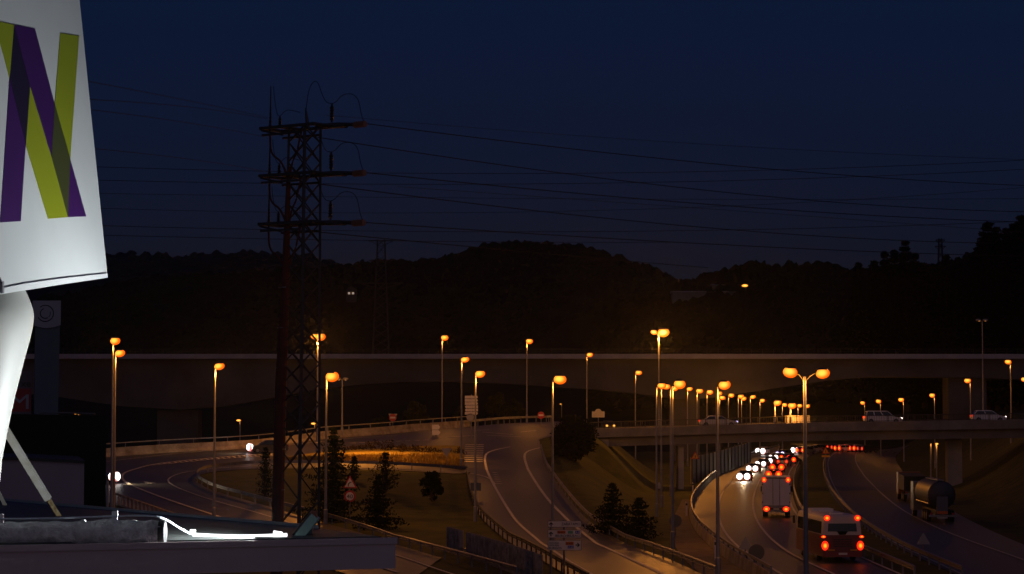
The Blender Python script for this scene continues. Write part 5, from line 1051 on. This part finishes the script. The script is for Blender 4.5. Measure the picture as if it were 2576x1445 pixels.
k0 = at(100, 1041, 72); k1 = at(240, 1043, 72); MB().tube([k0+Vector((0, -.05, .03)), at(160, 1039, 72)+Vector((0, -.05, .0)), k1+Vector((0, -.05, .02))], .03, 6).build('roof_rail', M_GALV, dbk)
wp = at(269, 1240, 73); wpo = thing('white_post', 'short white lit post at the right corner of the black building', 'post', (wp.x+.02, 73, wp.z-1.5)); MB().box((0, 0, .9), (.06, .06, 2.0)).build('post', M_WHITE, wpo, world=False)
dt_ = 100.0
def X2(px): return at(px, 1000, dt_).x
p0 = at(115, 1060, dt_); tt = thing('totem_sign', 'tall dim totem sign with a double ring emblem on its white head panel', 'sign', (p0.x, dt_, p0.z-3))
w_ = lambda a: (a-115)*dt_/F; zz = lambda py: at(115, py, dt_).z-tt.location.z
MB().prism([(w_(86), 0, 0), (w_(144), 0, 0), (w_(148), 0, zz(815)), (w_(86), 0, zz(815))], (-.13, .5, 0)).build('column', mat('totem_blue_grey', (.10, .14, .18), .6, .1, 1), tt, world=False)
hp_ = [(w_(80), -.1, zz(757)), (w_(151), -.1, zz(757)), (w_(151), -.1, zz(818))]+[(w_(151-71*i/8), -.1, zz(818+8*math.sin(math.pi*i/8))) for i in range(1, 8)]+[(w_(80), -.1, zz(818))]
MB().prism(hp_, (-.15, .6, 0)).build('head_panel', mat('totem_white', (.40, .40, .46), .5, .05, 1), tt, world=False)
em_ = MB()
def arc(cx_, cy_, r_, a0, a1, th):
    Q = [Vector((w_(cx_)+r_*dt_/F*math.cos(R(a0+(a1-a0)*i/20)), -.11, zz(cy_)+r_*dt_/F*math.sin(R(a0+(a1-a0)*i/20)))) for i in range(21)]; em_.tube(Q, th, 5)
arc(112, 789, 20.5, -150, 130, .022); arc(112, 789, 12.5, 110, 300, .022); arc(112, 789, 12.5, -45, 20, .014); em_.build('ring_emblem', mat('emblem_dark', (.02, .02, .05), .5), tt, world=False)
p0 = at(50, 1040, dt_+1); t2 = thing('totem_sign', 'dim sign with a white M on red, half hidden behind the white column', 'sign', (at(50, 1000, dt_+1).x, dt_+1, p0.z-3)); z2 = lambda py: at(50, py, dt_+1).z-t2.location.z; x2 = lambda a: (a-50)*(dt_+1)/F
MB().prism([(x2(0), 0, 0), (x2(79), 0, 0), (x2(79), 0, z2(934)), (x2(0), 0, z2(934))], (-.1, .4, 0)).build('panel', mat('totem_grey', (.15, .13, .15), .6, .1, 1), t2, world=False)
MB().prism([(x2(8), -.02, z2(1036)), (x2(78), -.02, z2(1036)), (x2(78), -.02, z2(978)), (x2(8), -.02, z2(978))], (0, .015, 0)).build('red_field', mat('totem_red', (.38, .03, .04), .5), t2, world=False)
letters('M', 37*(dt_+1)/F/.7, (x2(73), -.045, z2(1029)), mat('totem_letter_white', (.42, .42, .48), .5), t2, 'R', 46*(dt_+1)/F); letters('xe', 12*(dt_+1)/F/.5, (x2(77), -.03, z2(973)), mat('totem_letter_dark', (.03, .03, .03), .5), t2, 'R', 24*(dt_+1)/F)
# ---------------------------------------------------------------- haze
HAZE = 0.000045
if HAZE:
    hm = bpy.data.materials.new('haze'); hm.use_nodes = True; N_ = hm.node_tree.nodes; N_.remove(N_['Principled BSDF'])
    pv = N_.new('ShaderNodeVolumePrincipled'); pv.inputs['Color'].default_value = (.80, .88, 1.0, 1); pv.inputs['Density'].default_value = HAZE; pv.inputs['Anisotropy'].default_value = 0.88
    hm.node_tree.links.new(pv.outputs[0], N_['Material Output'].inputs['Volume'])
    o = MB().box((0, 2250, 115), (5200, 4900, 270)).build('haze', hm); tag(o, kind='stuff')
